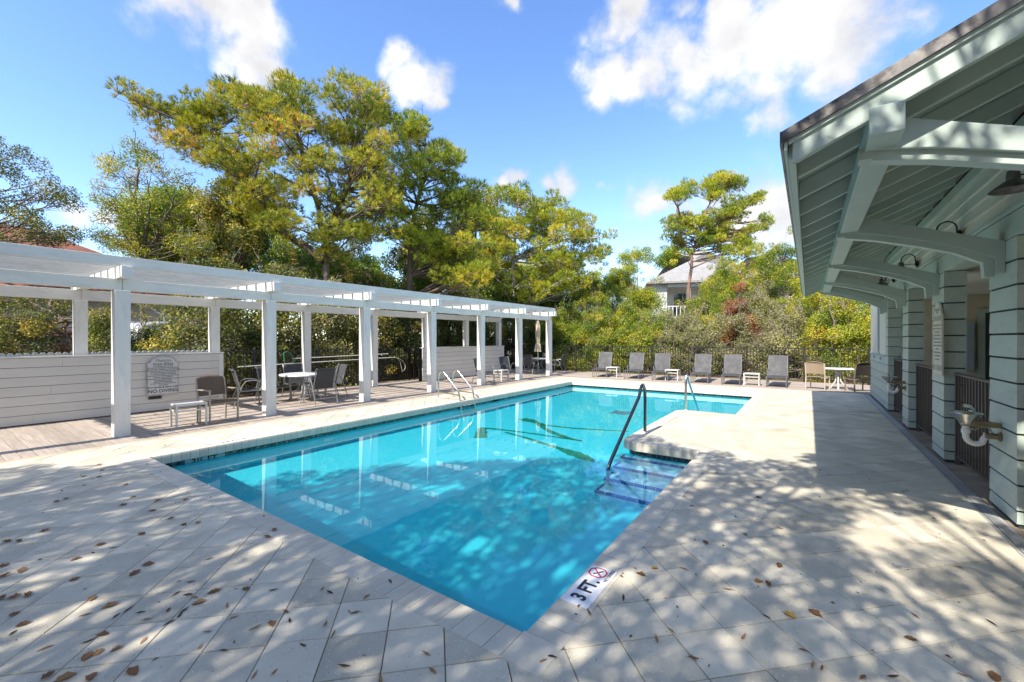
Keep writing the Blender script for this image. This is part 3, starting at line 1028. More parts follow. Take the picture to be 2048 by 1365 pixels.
gbox(-2.03, XR + CW - .01, 6.095, 6.285)
gbox(-2.275, -2.085, 6.34, 9.23)
gbox(-2.03, XR + CW - .01, 9.285, 9.475)
gbox(XR + .02, XR + CW - .004, 9.3, YF + .03)
gbox(XL - CW + .004, XR + CW - .004, YF + .02, YF + CW - .004)
gbox(XL - CW + .004, XL - .02, YN - .03, YF + .03)
gr.build('mortar_bed', GROUT, basin)
# corner stones
for cx, cy, ox, oy in ((XL, YN, -1, -1), (XR, YN, 1, -1), (XR, YF, 1, 1), (XL, YF, -1, 1)):
    mb = MB(); slab_mesh(mb, [(cx, cy), (cx + ox * CW, cy), (cx + ox * CW, cy + oy * CW), (cx, cy + oy * CW)][::(1 if ox * oy > 0 else -1)], .0022, th=.1)
    mb.build('coping_stone', COPE, basin)

wm = MB()
wm.add([(-6.899, 1.791, WZ), (-1.151, 1.791, WZ), (-1.151, 13.649, WZ), (-6.899, 13.649, WZ)], [(0, 1, 2, 3)])
water = tag(wm.build('pool_water', WATER, smooth=True), kind='structure')
if water.data.polygons[0].normal.z < 0: water.data.flip_normals()
water.cycles.is_caustics_caster = True

# ------------------------------------------------------------------ pool house
bh = thing('pool_house', 'grey green pool house with exposed rafters, arched brackets and boarded pillars beside the paved walk', 'building', (3, 8, 0))
BO = (3, 8, 0)
def bm(): return MB(BO)
PILS = [(2.86, 3.46), (5.11, 5.74), (7.36, 7.96), (9.64, 10.18)]
X0, X1_ = 1.37, 1.57
def boards(parent, faces, zs):
    pass
ZL = [0, .11, .315, .52, .725, .93, 1.13, 1.33, 1.53, 1.73, 1.93, 2.13, 2.325]
for ya, yb in PILS:
    mb = MB((X0, ya, 0)); mb.box(X0 + .012, X1_ - .012, ya + .012, yb - .012, -.03, 2.33)
    p = mb.build('pillar', GROOVE, bh, loc=(X0 - 3, ya - 8, 0))
    for za, zb in zip(ZL, ZL[1:]):
        mb = MB((X0, ya, 0))
        # board wraps the pillar, slightly flared at the bottom
        a, b = .0, .004
        vs = []
        for d, z in ((-.002, za + .018), (.002, zb)):
            vs += [(X0 + d, ya + d, z), (X1_ - d, ya + d, z), (X1_ - d, yb - d, z), (X0 + d, yb - d, z)]
        mb.add(vs, [(3, 2, 1, 0), (4, 5, 6, 7), (0, 1, 5, 4), (1, 2, 6, 5), (2, 3, 7, 6), (3, 0, 4, 7)])
        mb.build('cladding_board', TEAL, p)
# solid wall beyond the last opening
mb = MB((X0, 11.86, 0)); mb.box(X0 + .012, X0 + .2, 11.87, 14.9, -.03, 3.1)
fw = mb.build('side_wall', GROOVE, bh, loc=(X0 - 3, 3.86, 0))
zz = ZL[:7]
for za, zb in zip(zz, zz[1:]):
    mb = MB((X0, 11.86, 0))
    mb.add([(X0 - .002, 11.86, za + .012), (X0 + .22, 11.86, za + .012), (X0 + .22, 14.91, za + .012), (X0 - .002, 14.91, za + .012),
            (X0 + .002, 11.86, zb), (X0 + .22, 11.86, zb), (X0 + .22, 14.91, zb), (X0 + .002, 14.91, zb)],
           [(3, 2, 1, 0), (4, 5, 6, 7), (0, 1, 5, 4), (1, 2, 6, 5), (2, 3, 7, 6), (3, 0, 4, 7)])
    mb.build('cladding_board', TEAL, fw)
for za, zb in zip(ZL[6:], ZL[7:] + [2.53]):         # pier boards beside the shutter panels
    mb = MB((X0, 11.86, 0)); mb.box(X0 - .001, X0 + .22, 11.86, 12.2, za + .012, zb); mb.build('cladding_board', TEAL, fw)
mb = MB((X0, 11.86, 0)); mb.box(X0 + .004, X0 + .1, 12.215, 13.2, 1.14, 2.6); mb.build('shutter_panel', SIDEB, fw)
mb = MB((X0, 11.86, 0)); mb.box(X0 + .004, X0 + .1, 13.36, 14.91, 1.14, 2.6); mb.build('shutter_panel', SIDEB, fw)
mb = MB((X0, 11.86, 0)); mb.box(X0 - .02, X0 + .08, 13.215, 13.35, 1.2, 2.6); mb.build('post_trim', GREYT, fw)
mb = MB((X0, 11.86, 0)); mb.box(X0 - .012, X0 + .05, 12.2, 14.92, 1.115, 1.14); mb.build('sill', GREYT, fw)
for yy in (12.9, 14.1):
    mb = MB((X0, 11.86, 0)); mb.lathe([(.035, 0), (.035, -.02), (.02, -.03)], (X0 - .004, yy, 1.05), 12, 'x'); mb.build('outlet_cover', GREYT, fw)

# wall above the pillars: fascia trim then lap siding up to the rafters
mb = bm(); mb.box(X0 - .004, X0 + .2, 2.75, 12.2, 2.333, 2.53); mb.build('lintel_board', TEALT, bh, bevel=.004)
mb = bm(); mb.box(X0 - .03, X0 + .0, 2.75, 12.2, 2.535, 2.565); mb.build('drip_moulding', TEALT, bh, bevel=.003)
mb = bm(); mb.box(X0 + .03, X0 + .2, 2.75, 12.2, 2.53, 3.3); mb.build('upper_wall', DARK, bh)
z = 2.568
while z < 3.12:
    mb = bm()
    mb.add([(X0 - .008, 2.76, z), (X0 + .05, 2.76, z), (X0 + .05, 12.19, z), (X0 - .008, 12.19, z), (X0 + .018, 2.76, z + .128), (X0 + .05, 2.76, z + .128), (X0 + .05, 12.19, z + .128), (X0 + .018, 12.19, z + .128)],
           [(3, 2, 1, 0), (4, 5, 6, 7), (0, 1, 5, 4), (1, 2, 6, 5), (2, 3, 7, 6), (3, 0, 4, 7)])
    mb.build('siding_board', SIDEB, bh)
    z += .13
mb = bm(); mb.box(X0 - .03, X0 + .02, 2.76, 12.19, 3.085, 3.2); mb.build('frieze_board', TEALT, bh, bevel=.003)
# roof slope
YA, YB = 2.9, 12.5
RZ = lambda x: 2.68 + .44 * (x + .12)               # top of roof
def slope(x0, x1, y0, y1, dz0, dz1, name, mat, bev=0):
    mb = bm()
    mb.add([(x0, y0, RZ(x0) + dz0), (x1, y0, RZ(x1) + dz0), (x1, y1, RZ(x1) + dz0), (x0, y1, RZ(x0) + dz0), (x0, y0, RZ(x0) + dz1), (x1, y0, RZ(x1) + dz1), (x1, y1, RZ(x1) + dz1), (x0, y1, RZ(x0) + dz1)],
           [(3, 2, 1, 0), (4, 5, 6, 7), (0, 1, 5, 4), (1, 2, 6, 5), (2, 3, 7, 6), (3, 0, 4, 7)])
    return mb.build(name, mat, bh, bevel=bev)
slope(-.10, 4.2, YA + .02, YB - .02, -.045, -.012, 'soffit_sheathing', SOFFIT_SHADED)
slope(-.11, 4.2, YA, YB, -.009, .0, 'roof_covering', SHINGLE)
mb = bm(); mb.add([(4.2, YA, RZ(4.2) - .03), (9, YA, 2.4), (9, YB, 2.4), (4.2, YB, RZ(4.2) - .03), (4.2, YA, RZ(4.2)), (9, YA, 2.5), (9, YB, 2.5), (4.2, YB, RZ(4.2))], [(3, 2, 1, 0), (4, 5, 6, 7), (0, 1, 5, 4), (1, 2, 6, 5), (2, 3, 7, 6), (3, 0, 4, 7)]); mb.build('roof_covering', SHINGLE, bh)
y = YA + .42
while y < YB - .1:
    slope(-.055, 1.28, y, y + .045, -.165, -.047, 'rafter', RAFTER_LIT, .003)
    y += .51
slope(-.075, 4.2, YA + .012, YA + .055, -.20, -.047, 'barge_board', TEALT, .004)
slope(-.095, 4.2, YA - .004, YA + .010, -.085, -.02, 'barge_trim', TEALT, .003)
slope(-.125, 4.2, YA - .02, YA - .006, -.062, .006, 'rake_flashing', GALV, .002)
slope(-.075, 4.2, YB - .055, YB - .012, -.20, -.047, 'barge_board', TEALT, .004)
mb = bm(); mb.box(-.096, -.06, YA + .06, YB, 2.54, 2.65); mb.build('fascia_board', TEALT, bh, bevel=.004)
mb = bm(); mb.box(-.116, -.099, YA - .003, YB, 2.575, 2.665); mb.build('fascia_trim', TEALT, bh, bevel=.003)
mb = bm(); mb.box(-.135, -.119, YA - .022, YB + .01, 2.60, 2.683); mb.build('eave_flashing', GALV, bh, bevel=.002)
# purlin
mb = bm(); mb.box(.26, .40, YA - .02, YB - .02, 2.55, 2.70); mb.build('purlin', TEALT, bh, bevel=.006)
# brackets
TOP = [(.30, 2.70), (.40, 2.70), (.65, 2.60), (.97, 2.475), (1.37, 2.33)]
BB = [(1.37, 2.06), (1.315, 2.06), (1.315, 2.19), (1.25, 2.235), (1.07, 2.32), (.87, 2.395), (.54, 2.50), (.30, 2.55)]
CC = [(1.31, 2.03), (1.255, 2.03), (1.245, 2.16), (1.07, 2.265), (.87, 2.34), (.54, 2.445), (.29, 2.50)]
UP = [(.30, 2.55), (.54, 2.50), (.87, 2.395), (1.07, 2.32), (1.25, 2.235), (1.315, 2.19), (1.315, 2.03)]
for (ya, yb) in PILS + [(11.86, 12.2)]:
    yc = (ya + yb) / 2
    mb = bm(); mb.prism(TOP + BB, yc - .075, yc + .075, 'y'); br = mb.build('bracket', TEALT, bh, bevel=.004)
    mb = bm(); mb.prism(UP + CC, yc - .045, yc + .045, 'y'); o = mb.build('bracket_rib', TEALT, br, bevel=.003)
    # children of the bracket share the building origin
    mb = bm(); mb.box(.235, .30, yc - .05, yc + .05, 2.51, 2.575); mb.build('bracket_notch', TEALT, br, bevel=.003)
for k, x in enumerate((.31, .52, .73, .94, 1.15)):    # boarded gable end behind the last bracket
    xa, xb = x + .002, min(x + .208, 1.365)
    zb = lambda q: 2.62 - (q - .31) * .27
    mb = bm(); mb.prism([(xa, zb(xa)), (xb, zb(xb)), (xb, RZ(xb) - .05), (xa, RZ(xa) - .05)], 12.215, 12.245, 'y'); mb.build('gable_board', SIDEB, bh)
# porch inside
mb = bm(); mb.box(1.34, 3.1, 2.6, 11.9, -.2, -.018); mb.build('porch_floor', CONC, bh)
mb = bm(); mb.box(1.58, 3.1, 2.6, 11.9, 2.36, 2.42); mb.build('porch_ceiling', SIDEB, bh)
mb = bm(); mb.box(3.1, 8.5, 2.9, 14.9, -.05, 2.45); mb.build('inner_wall', DARK, bh)
mb = bm(); mb.box(X0 + .25, 8.5, 11.95, 14.88, 0, 2.45); mb.build('inner_wall', BEIGE, bh)
z = 0.0
while z < 2.34:
    mb = bm(); mb.add([(3.07, 2.9, z), (3.1, 2.9, z), (3.1, 11.94, z), (3.07, 11.94, z), (3.09, 2.9, z + .148), (3.1, 2.9, z + .148), (3.1, 11.94, z + .148), (3.09, 11.94, z + .148)],
                      [(3, 2, 1, 0), (4, 5, 6, 7), (0, 1, 5, 4), (1, 2, 6, 5), (2, 3, 7, 6), (3, 0, 4, 7)])
    mb.build('siding_board', BEIGE, bh)
    mb = bm(); mb.add([(1.65, 11.93, z), (3.06, 11.93, z), (3.06, 11.95, z), (1.65, 11.95, z), (1.65, 11.942, z + .148), (3.06, 11.942, z + .148), (3.06, 11.95, z + .148), (1.65, 11.95, z + .148)],
                      [(3, 2, 1, 0), (4, 5, 6, 7), (0, 1, 5, 4), (1, 2, 6, 5), (2, 3, 7, 6), (3, 0, 4, 7)])
    mb.build('siding_board', BEIGE, bh)
    z += .15
for ya in (4.1, 8.1, 10.2):
    mb = bm(); mb.box(3.03, 3.068, ya, ya + .86, 0, 1.98); d_ = mb.build('door_frame', GREYT, bh)
    mb = bm(); mb.box(3.0, 3.029, ya + .07, ya + .79, 0, 1.92); mb.build('door', DOORM, d_)
mb = bm(); mb.box(2.68, 2.78, 11.88, 11.928, 0, 2.08); mb.box(2.78, 3.05, 11.88, 11.928, 2.0, 2.08); d_ = mb.build('door_frame', TEALT, bh)
mb = bm(); mb.box(2.782, 3.05, 11.90, 11.926, 0, 1.998); mb.build('door', DOORM, d_)
mb = bm(); mb.box(2.50, 2.62, 11.80, 11.927, .9, 1.82); mb.build('wall_cabinet', GREYT, bh, bevel=.004)
# concrete sill and drain
mb = bm(); mb.box(1.215, 1.33, -3, 14.95, -.1, -.004); dr = mb.build('drain_channel', DRAINM, bh, bevel=.003)
mb = bm(); mb.box(1.235, 1.31, -3, 14.9, -.006, -.002); mb.build('drain_recess', DARK, dr)
for k in range(230):
    mb = bm(); y = 2.6 + k * .03
    mb.box(1.237, 1.308, y, y + .017, -.0019, .001)
    mb.build('drain_slat', DRAINM, dr)
mb = bm(); mb.box(1.237, 1.308, 9.51, 14.9, -.0019, -.0002); mb.build('drain_cover', DRAINM, dr)

# railings in the openings
def railing(y0, y1, label):
    e = thing('porch_railing', label, 'railing', (1.48, y0, 0), 0, 'railings between the pillars')
    o = (1.48, y0, 0)
    mb = MB(o); mb.box(1.455, 1.505, y0, y1, 1.06, 1.085); mb.build('top_rail', BROWNM, e, bevel=.004)
    mb = MB(o); mb.box(1.47, 1.49, y0, y1, .07, .09); mb.build('bottom_rail', BROWNM, e)
    n = max(2, int((y1 - y0) / .105))
    me = None
    for k in range(n + 1):
        y = y0 + .02 + (y1 - y0 - .04) * k / n
        if me is None:
            b = MB(); b.box(-.008, .008, -.008, .008, .09, 1.06); me = b.mesh('picket'); me.materials.append(BROWNM)
        put('picket', me, None, e, (0, y - y0, 0))
    mb = MB(o); mb.box(1.46, 1.50, y1 - .06, y1 - .02, -.02, 1.06); mb.build('gate_post', BROWNM, e)
    mb = MB(o); mb.box(1.40, 1.47, y0 + .01, y0 + .05, .98, 1.06); mb.build('latch', BLACKM, e)
railing(3.47, 5.10, 'dark bronze picket railing in the porch opening nearest the camera')
railing(5.75, 7.35, 'dark bronze picket railing behind the near drinking fountain')
railing(7.97, 9.63, 'dark bronze picket railing beyond the pillar with the tall rules sign')
railing(10.19, 11.85, 'dark bronze picket railing behind the far drinking fountain')

# gooseneck lamps
def barn_lamp(y, label):
    e = thing('barn_lamp', label, 'lamp', (X0, y, 2.64), 0, 'barn lamps on the siding')
    mb = MB(); mb.lathe([(.05, 0), (.05, -.02), (.03, -.035), (.001, -.036)], (-.004, 0, 0), 18, 'x'); mb.build('wall_plate', BLACKM, e, smooth=True)
    pts = [(-.03, 0, .01), (-.035, 0, .04)] + [(-.115 + .08 * math.cos(R(a)), 0, .07 + .085 * math.sin(R(a))) for a in range(0, 181, 18)] + [(-.195, 0, .04)]
    mb = MB(); mb.tube(pts, .008, 8); mb.build('gooseneck', BLACKM, e, smooth=True)
    mb = MB(); mb.tube([(-.03, 0, -.005), (-.19, 0, .0)], .005, 6); mb.build('brace', BLACKM, e)
    mb = MB(); mb.lathe([(.012, .06), (.03, .055), (.035, .02), (.035, -.01), (.05, -.02), (.118, -.075), (.122, -.08), (.118, -.078), (.045, -.025), (.001, -.02)], (-.195, 0, -.02), 24); mb.build('shade', GALV, e, smooth=True)
    return e
LAMPM = M('lamp_tin', (.30, .28, .22), rough=.4, var=.25, vs=9, bump=.05, metal=.6)
for y, lb in ((4.45, 'gooseneck barn lamp at the right edge, half hidden by the big near bracket'), (6.62, 'gooseneck barn lamp with dark hoop above the second bracket'),
              (8.83, 'gooseneck barn lamp with tin shade above the pillar with the tall sign'), (11.0, 'small far gooseneck barn lamp near the end of the eave')):
    barn_lamp(y, lb)

# drinking fountains
def fountain(y, label):
    e = thing('drinking_fountain', label, 'drinking fountain', (X0, y, .72), 0, 'drinking fountains on the pillars')
    mb = MB(); mb.box(-.245, -.002, -.028, .028, .005, .05); mb.build('support_arm', BRASS, e, bevel=.004)
    mb = MB(); mb.lathe([(.04, .02), (.05, .045), (.075, .07), (.10, .105), (.112, .118), (.110, .122), (.098, .110), (.07, .085), (.03, .07), (.001, .07)], (-.215, 0, .0), 28); mb.build('bowl', CHROME if False else STEEL, e, smooth=True)
    mb = MB(); mb.tube([(-.18, 0, .07), (-.18, 0, .145)], .016, 12); mb.tube([(-.168, 0, .14), (-.195, 0, .172), (-.23, 0, .185)], [.017, .022, .017], 12); mb.build('spout', CHROME, e, smooth=True)
    pts = [(-.215, 0, .03), (-.215, 0, -.06)] + [(-.155 - .06 * math.cos(R(a)), 0, -.09 - .06 * math.sin(R(a))) for a in range(0, 136, 15)] + [(-.105, 0, -.10), (-.09, 0, -.078), (-.08, 0, -.07), (-.01, 0, -.07)]
    mb = MB(); mb.tube(pts, .023, 12); mb.build('drain_trap', PVC, e, smooth=True)
    mb = MB(); mb.lathe([(.028, -.02), (.031, -.018), (.031, .012), (.028, .014)], (-.215, 0, -.04), 14); mb.build('slip_nut', PVC, e, smooth=True)
    mb = MB(); mb.tube([(-.20, .03, .02), (-.19, .03, -.02), (-.15, .03, -.03), (-.12, .03, .0), (-.07, .03, .0), (-.04, .03, -.05)], .008, 8); mb.build('supply_hose', STEEL, e, smooth=True)
    mb = MB(); mb.lathe([(.04, 0), (.04, -.012), (.026, -.02), (.026, -.07), (.03, -.072), (.03, -.1), (.024, -.1)], (-.002, 0, -.07), 16, 'x'); mb.build('wall_flange', BRASS, e, smooth=True)
fountain(5.45, 'brass and white drinking fountain on the nearest boarded pillar')
fountain(9.9, 'small far drinking fountain on the pillar beyond the tall rules sign')


# signs
def arch_poly(w, h, shoulder, rise, n=10):
    pts = [(-w / 2, 0), (w / 2, 0), (w / 2, h - rise - shoulder), (w / 2 - .04, h - rise - shoulder), (w / 2 - .05, h - rise)]
    a = w / 2 - .05
    for k in range(1, n):
        x = a - 2 * a * k / n
        pts.append((x, h - rise + rise * math.sqrt(max(0, 1 - (x / a) ** 2)) ** .9))
    pts += [(-w / 2 + .05, h - rise), (-w / 2 + .04, h - rise - shoulder), (-w / 2, h - rise - shoulder)]
    return pts
def outline(mb, poly, x, w=.004, sgn=1):
    n = len(poly)
    pts = [(x, p[0], p[1]) for p in poly]
    for i in range(n):
        mb.beam(pts[i], pts[(i + 1) % n], w, .002, up=(1, 0, 0))
sg = thing('rules_sign', 'white arched pool rules board on the cream board wall beside the brown armchair', 'sign', (-11.06, 3.165, .335))
poly = arch_poly(.53, .80, .03, .09)
mb = MB(); mb.prism(poly, 0, .014, 'x'); mb.build('panel', SIGNG, sg, bevel=.002)
mb = MB(); outline(mb, [(x * .96, .012 + y * .975) for x, y in poly], .0155); mb.build('border', INK, sg)
XD, YD = (0, 1, 0), (0, 0, 1)
def line(par, txt, size, z, mat, sx=1.0, bold=0.0, y=0, x=.0152): lettering('lettering', txt, size, mat, par, (x, y, z), XD, YD, sx, bold)
line(sg, 'Magnolia', .075, .715, INKG, 1.0)
line(sg, 'cottages', .028, .675, INKG, 1.1, y=.05)
line(sg, 'POOL RULES', .052, .635, INK, 1.15, .0008)
rules = ['POOL HOURS: DAWN TO DUSK', 'NO FOOD OR BEVERAGES IN THE POOL OR ON', 'POOL WET DECK. COMMERCIALLY BOTTLED WATER', 'IN PLASTIC BOTTLES IS ALLOWED ON THE POOL', 'WET DECK FOR PERSONAL HYDRATION', 'NO GLASS OR ANIMALS IN THE FENCED', 'POOL AREA (OR 50 FT FROM UNFENCED POOL)',
         'BATHING LOAD: 19 PERSONS', 'CHILDREN MUST BE ACCOMPANIED BY AN ADULT', 'SHOWER BEFORE ENTERING', 'SWIM DIAPERS ARE REQUIRED', 'DO NOT SWALLOW THE POOL WATER', 'NO RUNNING']
for k, r_ in enumerate(rules):
    line(sg, r_, .0255, .592 - k * .0325, INK, .92, .0004)
line(sg, 'POOL MAXIMUM DEPTH: 5 FEET', .040, .158, INK, .92, .0006)
_w = text_mesh('NO DIVING', .098, sx=.98, bold=.001); _x = [v.co.x for v in _w.vertices]; bpy.data.meshes.remove(_w)
for word, edge in (('NO', min(_x)), ('DIVING', max(_x))):
    _m = text_mesh(word, .098, sx=.98, bold=.001); q_ = [v.co.x for v in _m.vertices]; bpy.data.meshes.remove(_m)
    line(sg, word, .098, .082, INK, .98, .001, y=(edge - min(q_)) if word == 'NO' else (edge - max(q_)))
pl = thing('black_plate', 'small black plate fixed right under the arched pool rules board', 'plate', (-11.085, 3.03, .285))
mb = MB(); mb.box(0, .012, -.10, .12, -.03, .03); mb.build('plate', BLACKM, pl, bevel=.002)
for yy in (-.085, .105):
    mb = MB(); mb.lathe([(.006, 0), (.006, .003), (.001, .004)], (.012, yy, 0), 8, 'x'); mb.build('screw', ALU, pl)

ts = thing('tall_rules_sign', 'tall narrow cream rules board with arched top on a boarded pillar', 'sign', (X0 - .008, 7.535, 1.04), math.pi)
poly = arch_poly(.47, .92, .04, .11)
mb = MB(); mb.prism(poly, 0, .018, 'x'); mb.build('panel', M('sign_cream', (.62, .60, .52), rough=.45, var=.04, bump=0), ts, bevel=.002)
mb = MB(); outline(mb, [(x * .95, .012 + y * .975) for x, y in poly], .0195, .003); mb.build('border', INKF, ts)
def line2(txt, size, z, sx=1.0, bold=0.0): lettering('lettering', txt, size, INKF, ts, (.0192, 0, z), XD, YD, sx, bold)
line2('Magnolia', .07, .83, .9); line2('cottages', .025, .79)
line2('POOL RULES', .085, .715, .80, .001)
for k, (r_, s) in enumerate((('POOL HOURS: DAWN TO DUSK', .028), ('NO FOOD OR BEVERAGES IN THE POOL OR ON', .02), ('POOL WET DECK', .028), ('NO GLASS OR ANIMALS', .03), ('IN THE FENCED POOL AREA', .028), ('BATHING LOAD: 19 PERSONS', .027),
                                ('CHILDREN MUST BE ACCOMPANIED', .025), ('BY AN ADULT', .026), ('SHOWER BEFORE ENTERING', .026), ('DO NOT SWALLOW', .03), ('THE POOL WATER', .026))):
    line2(r_, s, .63 - k * .043)
line2('NO DIVING', .105, .09, .85, .001)

# depth markers
def no_dive(par, c, xd, yd, r, mat=REDINK):
    X, Y = Vector(xd), Vector(yd)
    mb = MB()
    ring = [Vector(c) + (X * math.cos(R(a)) + Y * math.sin(R(a))) * r for a in range(22, 382, 45)]
    for i in range(8): mb.beam(ring[i], ring[(i + 1) % 8], r * .17, .001, up=(0, 0, 1))
    mb.beam(Vector(c) + (X + Y) * r * .62, Vector(c) - (X + Y) * r * .62, r * .14, .0012, up=(0, 0, 1))
    mb.build('ban_symbol', mat, par)
    mb = MB()
    mb.beam(Vector(c) + (X * .55 - Y * .45) * r, Vector(c) + (-X * .5 + Y * .35) * r, r * .2, .0009)
    mb.beam(Vector(c) + (-X * .1 + Y * .0) * r, Vector(c) + (-X * .45 - Y * .35) * r, r * .12, .0008)
    mb.build('diver_figure', INK, par)
dm = thing('depth_marker', 'white coping marker reading 3 FT. beside a red no diving octagon', 'depth marker', (-1.09, 2.39, .004), 0)
mb = MB(); mb.box(-.085, .085, -.215, .24, -.001, .001); mb.build('marker_tile', MARKW, dm)
# text reads from the deck on the right: letters' up is -X, line runs along +Y
lettering('lettering', '3 FT.', .125, INK, dm, (0, -.045, .0018), (0, 1, 0), (-1, 0, 0), .92, .004, .0004)
lettering('lettering', 'NO DIVING', .034, INK, dm, (.062, .165, .0018), (0, 1, 0), (-1, 0, 0), .85, .0006, .0004)
no_dive(dm, (-.015, .165, .002), (0, 1, 0), (-1, 0, 0), .058)
dm2 = thing('depth_marker', 'worn coping marker along the left pool edge in front of the first pergola post', 'depth marker', (-6.96, 2.75, .004), 0)
mb = MB(); mb.box(-.08, .07, -.30, .30, -.001, .001); mb.build('marker_tile', MARKW, dm2)
lettering('lettering', '3 1/2 FT.', .11, INK, dm2, (0, .07, .0018), (0, -1, 0), (1, 0, 0), .9, .003, .0004)
no_dive(dm2, (.0, -.24, .002), (0, -1, 0), (1, 0, 0), .05)
dm3 = thing('depth_marker', 'dark 3½ FT lettering on the waterline tiles of the left pool wall', 'depth marker', (-6.894, 2.45, -.15), 0)
mb = MB(); mb.box(-.001, .001, -.24, .24, -.085, .024); mb.build('marker_tile', M('tile_grey', (.35, .42, .42), rough=.3, var=.1, bump=0), dm3)
lettering('lettering', '3½ FT.', .105, INK, dm3, (.002, 0, -.03), XD, YD, 1.1, .003, .0004)
for (x, y, lb) in ((-2.17, 7.94, 'small no diving marker on the rounded step platform edge'), (-1.1, 13.45, 'small no diving marker at the far right corner of the coping')):
    d_ = thing('no_diving_marker', lb, 'marker', (x, y, .004))
    mb = MB(); mb.box(-.07, .07, -.07, .07, -.001, .001); mb.build('marker_tile', MARKW, d_)
    no_dive(d_, (0, 0, .002), (0, 1, 0), (-1, 0, 0), .055)

# ------------------------------------------------------------------ handrails and ladder
def flange(par, x, y, z=.002):
    mb = MB(); mb.lathe([(.055, 0), (.055, .006), (.035, .012), (.03, .02)], (x, y, z), 18); mb.build('base_flange', PVC, par, smooth=True)
hr = thing('step_handrail', 'dark steel handrail sloping from the platform down into the near pool steps', 'handrail', (-2.14, 6.8, 0), 0, 'handrails at the pool steps')
pts = [(0, 0, 0), (0, 0, .5), (0, -.01, .66), (0, -.05, .74), (0, -.11, .775), (0, -.17, .765), (0, -.22, .72), (0, -.30, .60), (0, -1.42, -.1), (0, -1.50, -.16), (0, -1.53, -.24), (0, -1.53, -.76)]
mb = MB(); mb.tube(pts, .024, 12); mb.build('rail', DARKRAIL, hr, smooth=True)
flange(hr, 0, 0); flange(hr, 0, -1.53, -.762)
hr2 = thing('step_handrail', 'steel handrail behind the platform leading down to the far side of the pool', 'handrail', (-2.1, 9.37, 0), 0, 'handrails at the pool steps')
pts = [(0, 0, 0), (0, 0, .5), (0, .01, .64), (0, .05, .72), (0, .10, .745), (0, .15, .72), (0, .22, .62), (0, 1.15, -.10), (0, 1.22, -.18), (0, 1.23, -.9)]
mb = MB(); mb.tube(pts, .023, 12); mb.build('rail', STEEL, hr2, smooth=True)
flange(hr2, 0, 0)
ld = thing('pool_ladder', 'polished steel pool ladder with two hooped rails over the left coping', 'ladder', (-7.6, 7.98, 0))
for dy in (-.26, .26):
    pts = [(0, 0, 0), (0, 0, .48), (.01, 0, .58), (.05, 0, .66), (.11, 0, .69), (.17, 0, .68), (.23, 0, .63), (.62, 0, .28), (.68, 0, .20), (.70, 0, .1), (.75, 0, -.2), (.78, 0, -.95)]
    mb = MB(); mb.tube([(x, dy, z) for x, y_, z in pts], .021, 12); mb.build('rail', STEEL, ld, smooth=True)
    mb = MB(); mb.tube([(0, dy, .17), (.69, dy, .14)], .015, 8); mb.build('side_bar', BRASS, ld, smooth=True)
    flange(ld, 0, dy)
for k, z in enumerate((-.1, -.36, -.6, -.84)):
    mb = MB(); mb.box(.72 + k * .012, .80 + k * .012, -.25, .25, z - .015, z); mb.build('tread', STEEL, ld, bevel=.004)

# ------------------------------------------------------------------ pergola
PX, RX = -8.78, -11.36
PY = [1.985 + 2.222 * k for k in range(-1, 7)]
pg = thing('pergola', 'long white timber pergola with slatted top beside the pool', 'pergola', (PX, 8.6, 0))
PO = (PX, 8.6, 0)
def pm(): return MB(PO)
for y in PY:
    mb = pm(); mb.box(PX - .095, PX + .095, y - .095, y + .095, -.03, 2.25); mb.build('post', WHITEV, pg, bevel=.006)
    mb = pm(); mb.box(RX - .09, RX + .09, y - .09, y + .09, -.03, 2.23); mb.build('post', WHITEV, pg, bevel=.006)
    mb = pm(); mb.box(RX - .35, PX + .33, y - .07, y + .07, 2.425, 2.60); mb.build('cross_beam', WHITE, pg, bevel=.006)
for a, b in zip(PY, PY[1:]):
    mb = pm(); mb.box(PX - .075, PX + .075, a + .002 - (.1 if a == PY[0] else 0), b - .002 + (.095 if b == PY[-1] else 0), 2.252, 2.423); mb.build('front_beam', WHITE, pg, bevel=.005)
    mb = pm(); mb.box(RX - .07, RX + .07, a + .002, b - .002 + (.09 if b == PY[-1] else 0), 2.232, 2.423); mb.build('rear_beam', WHITE, pg, bevel=.005)
xs = np.arange(RX - .22, PX + .19, .40)
for x in xs:
    k0 = random.choice((1, 2))
    cuts = [PY[0] - .3] + [PY[k] for k in range(1 + k0, 7, 2)] + [PY[-1] + .12]
    for a, b in zip(cuts, cuts[1:]):
        mb = pm(); mb.box(x - .033, x + .033, a + .002, b - .002, 2.602, 2.74); mb.build('joist', WHITE, pg, bevel=.003)
for a, b in zip(PY, PY[1:]):
    mb = pm(); mb.box(PX + .225, PX + .265, a + .001 - (.3 if a == PY[0] else 0), b - .001 + (.07 if b == PY[-1] else 0), 2.602, 2.745); mb.build('edge_fascia', WHITE, pg, bevel=.004)
    mb = pm(); mb.box(RX - .33, RX - .29, a + .001, b - .001, 2.602, 2.745); mb.build('edge_fascia', WHITE, pg, bevel=.004)

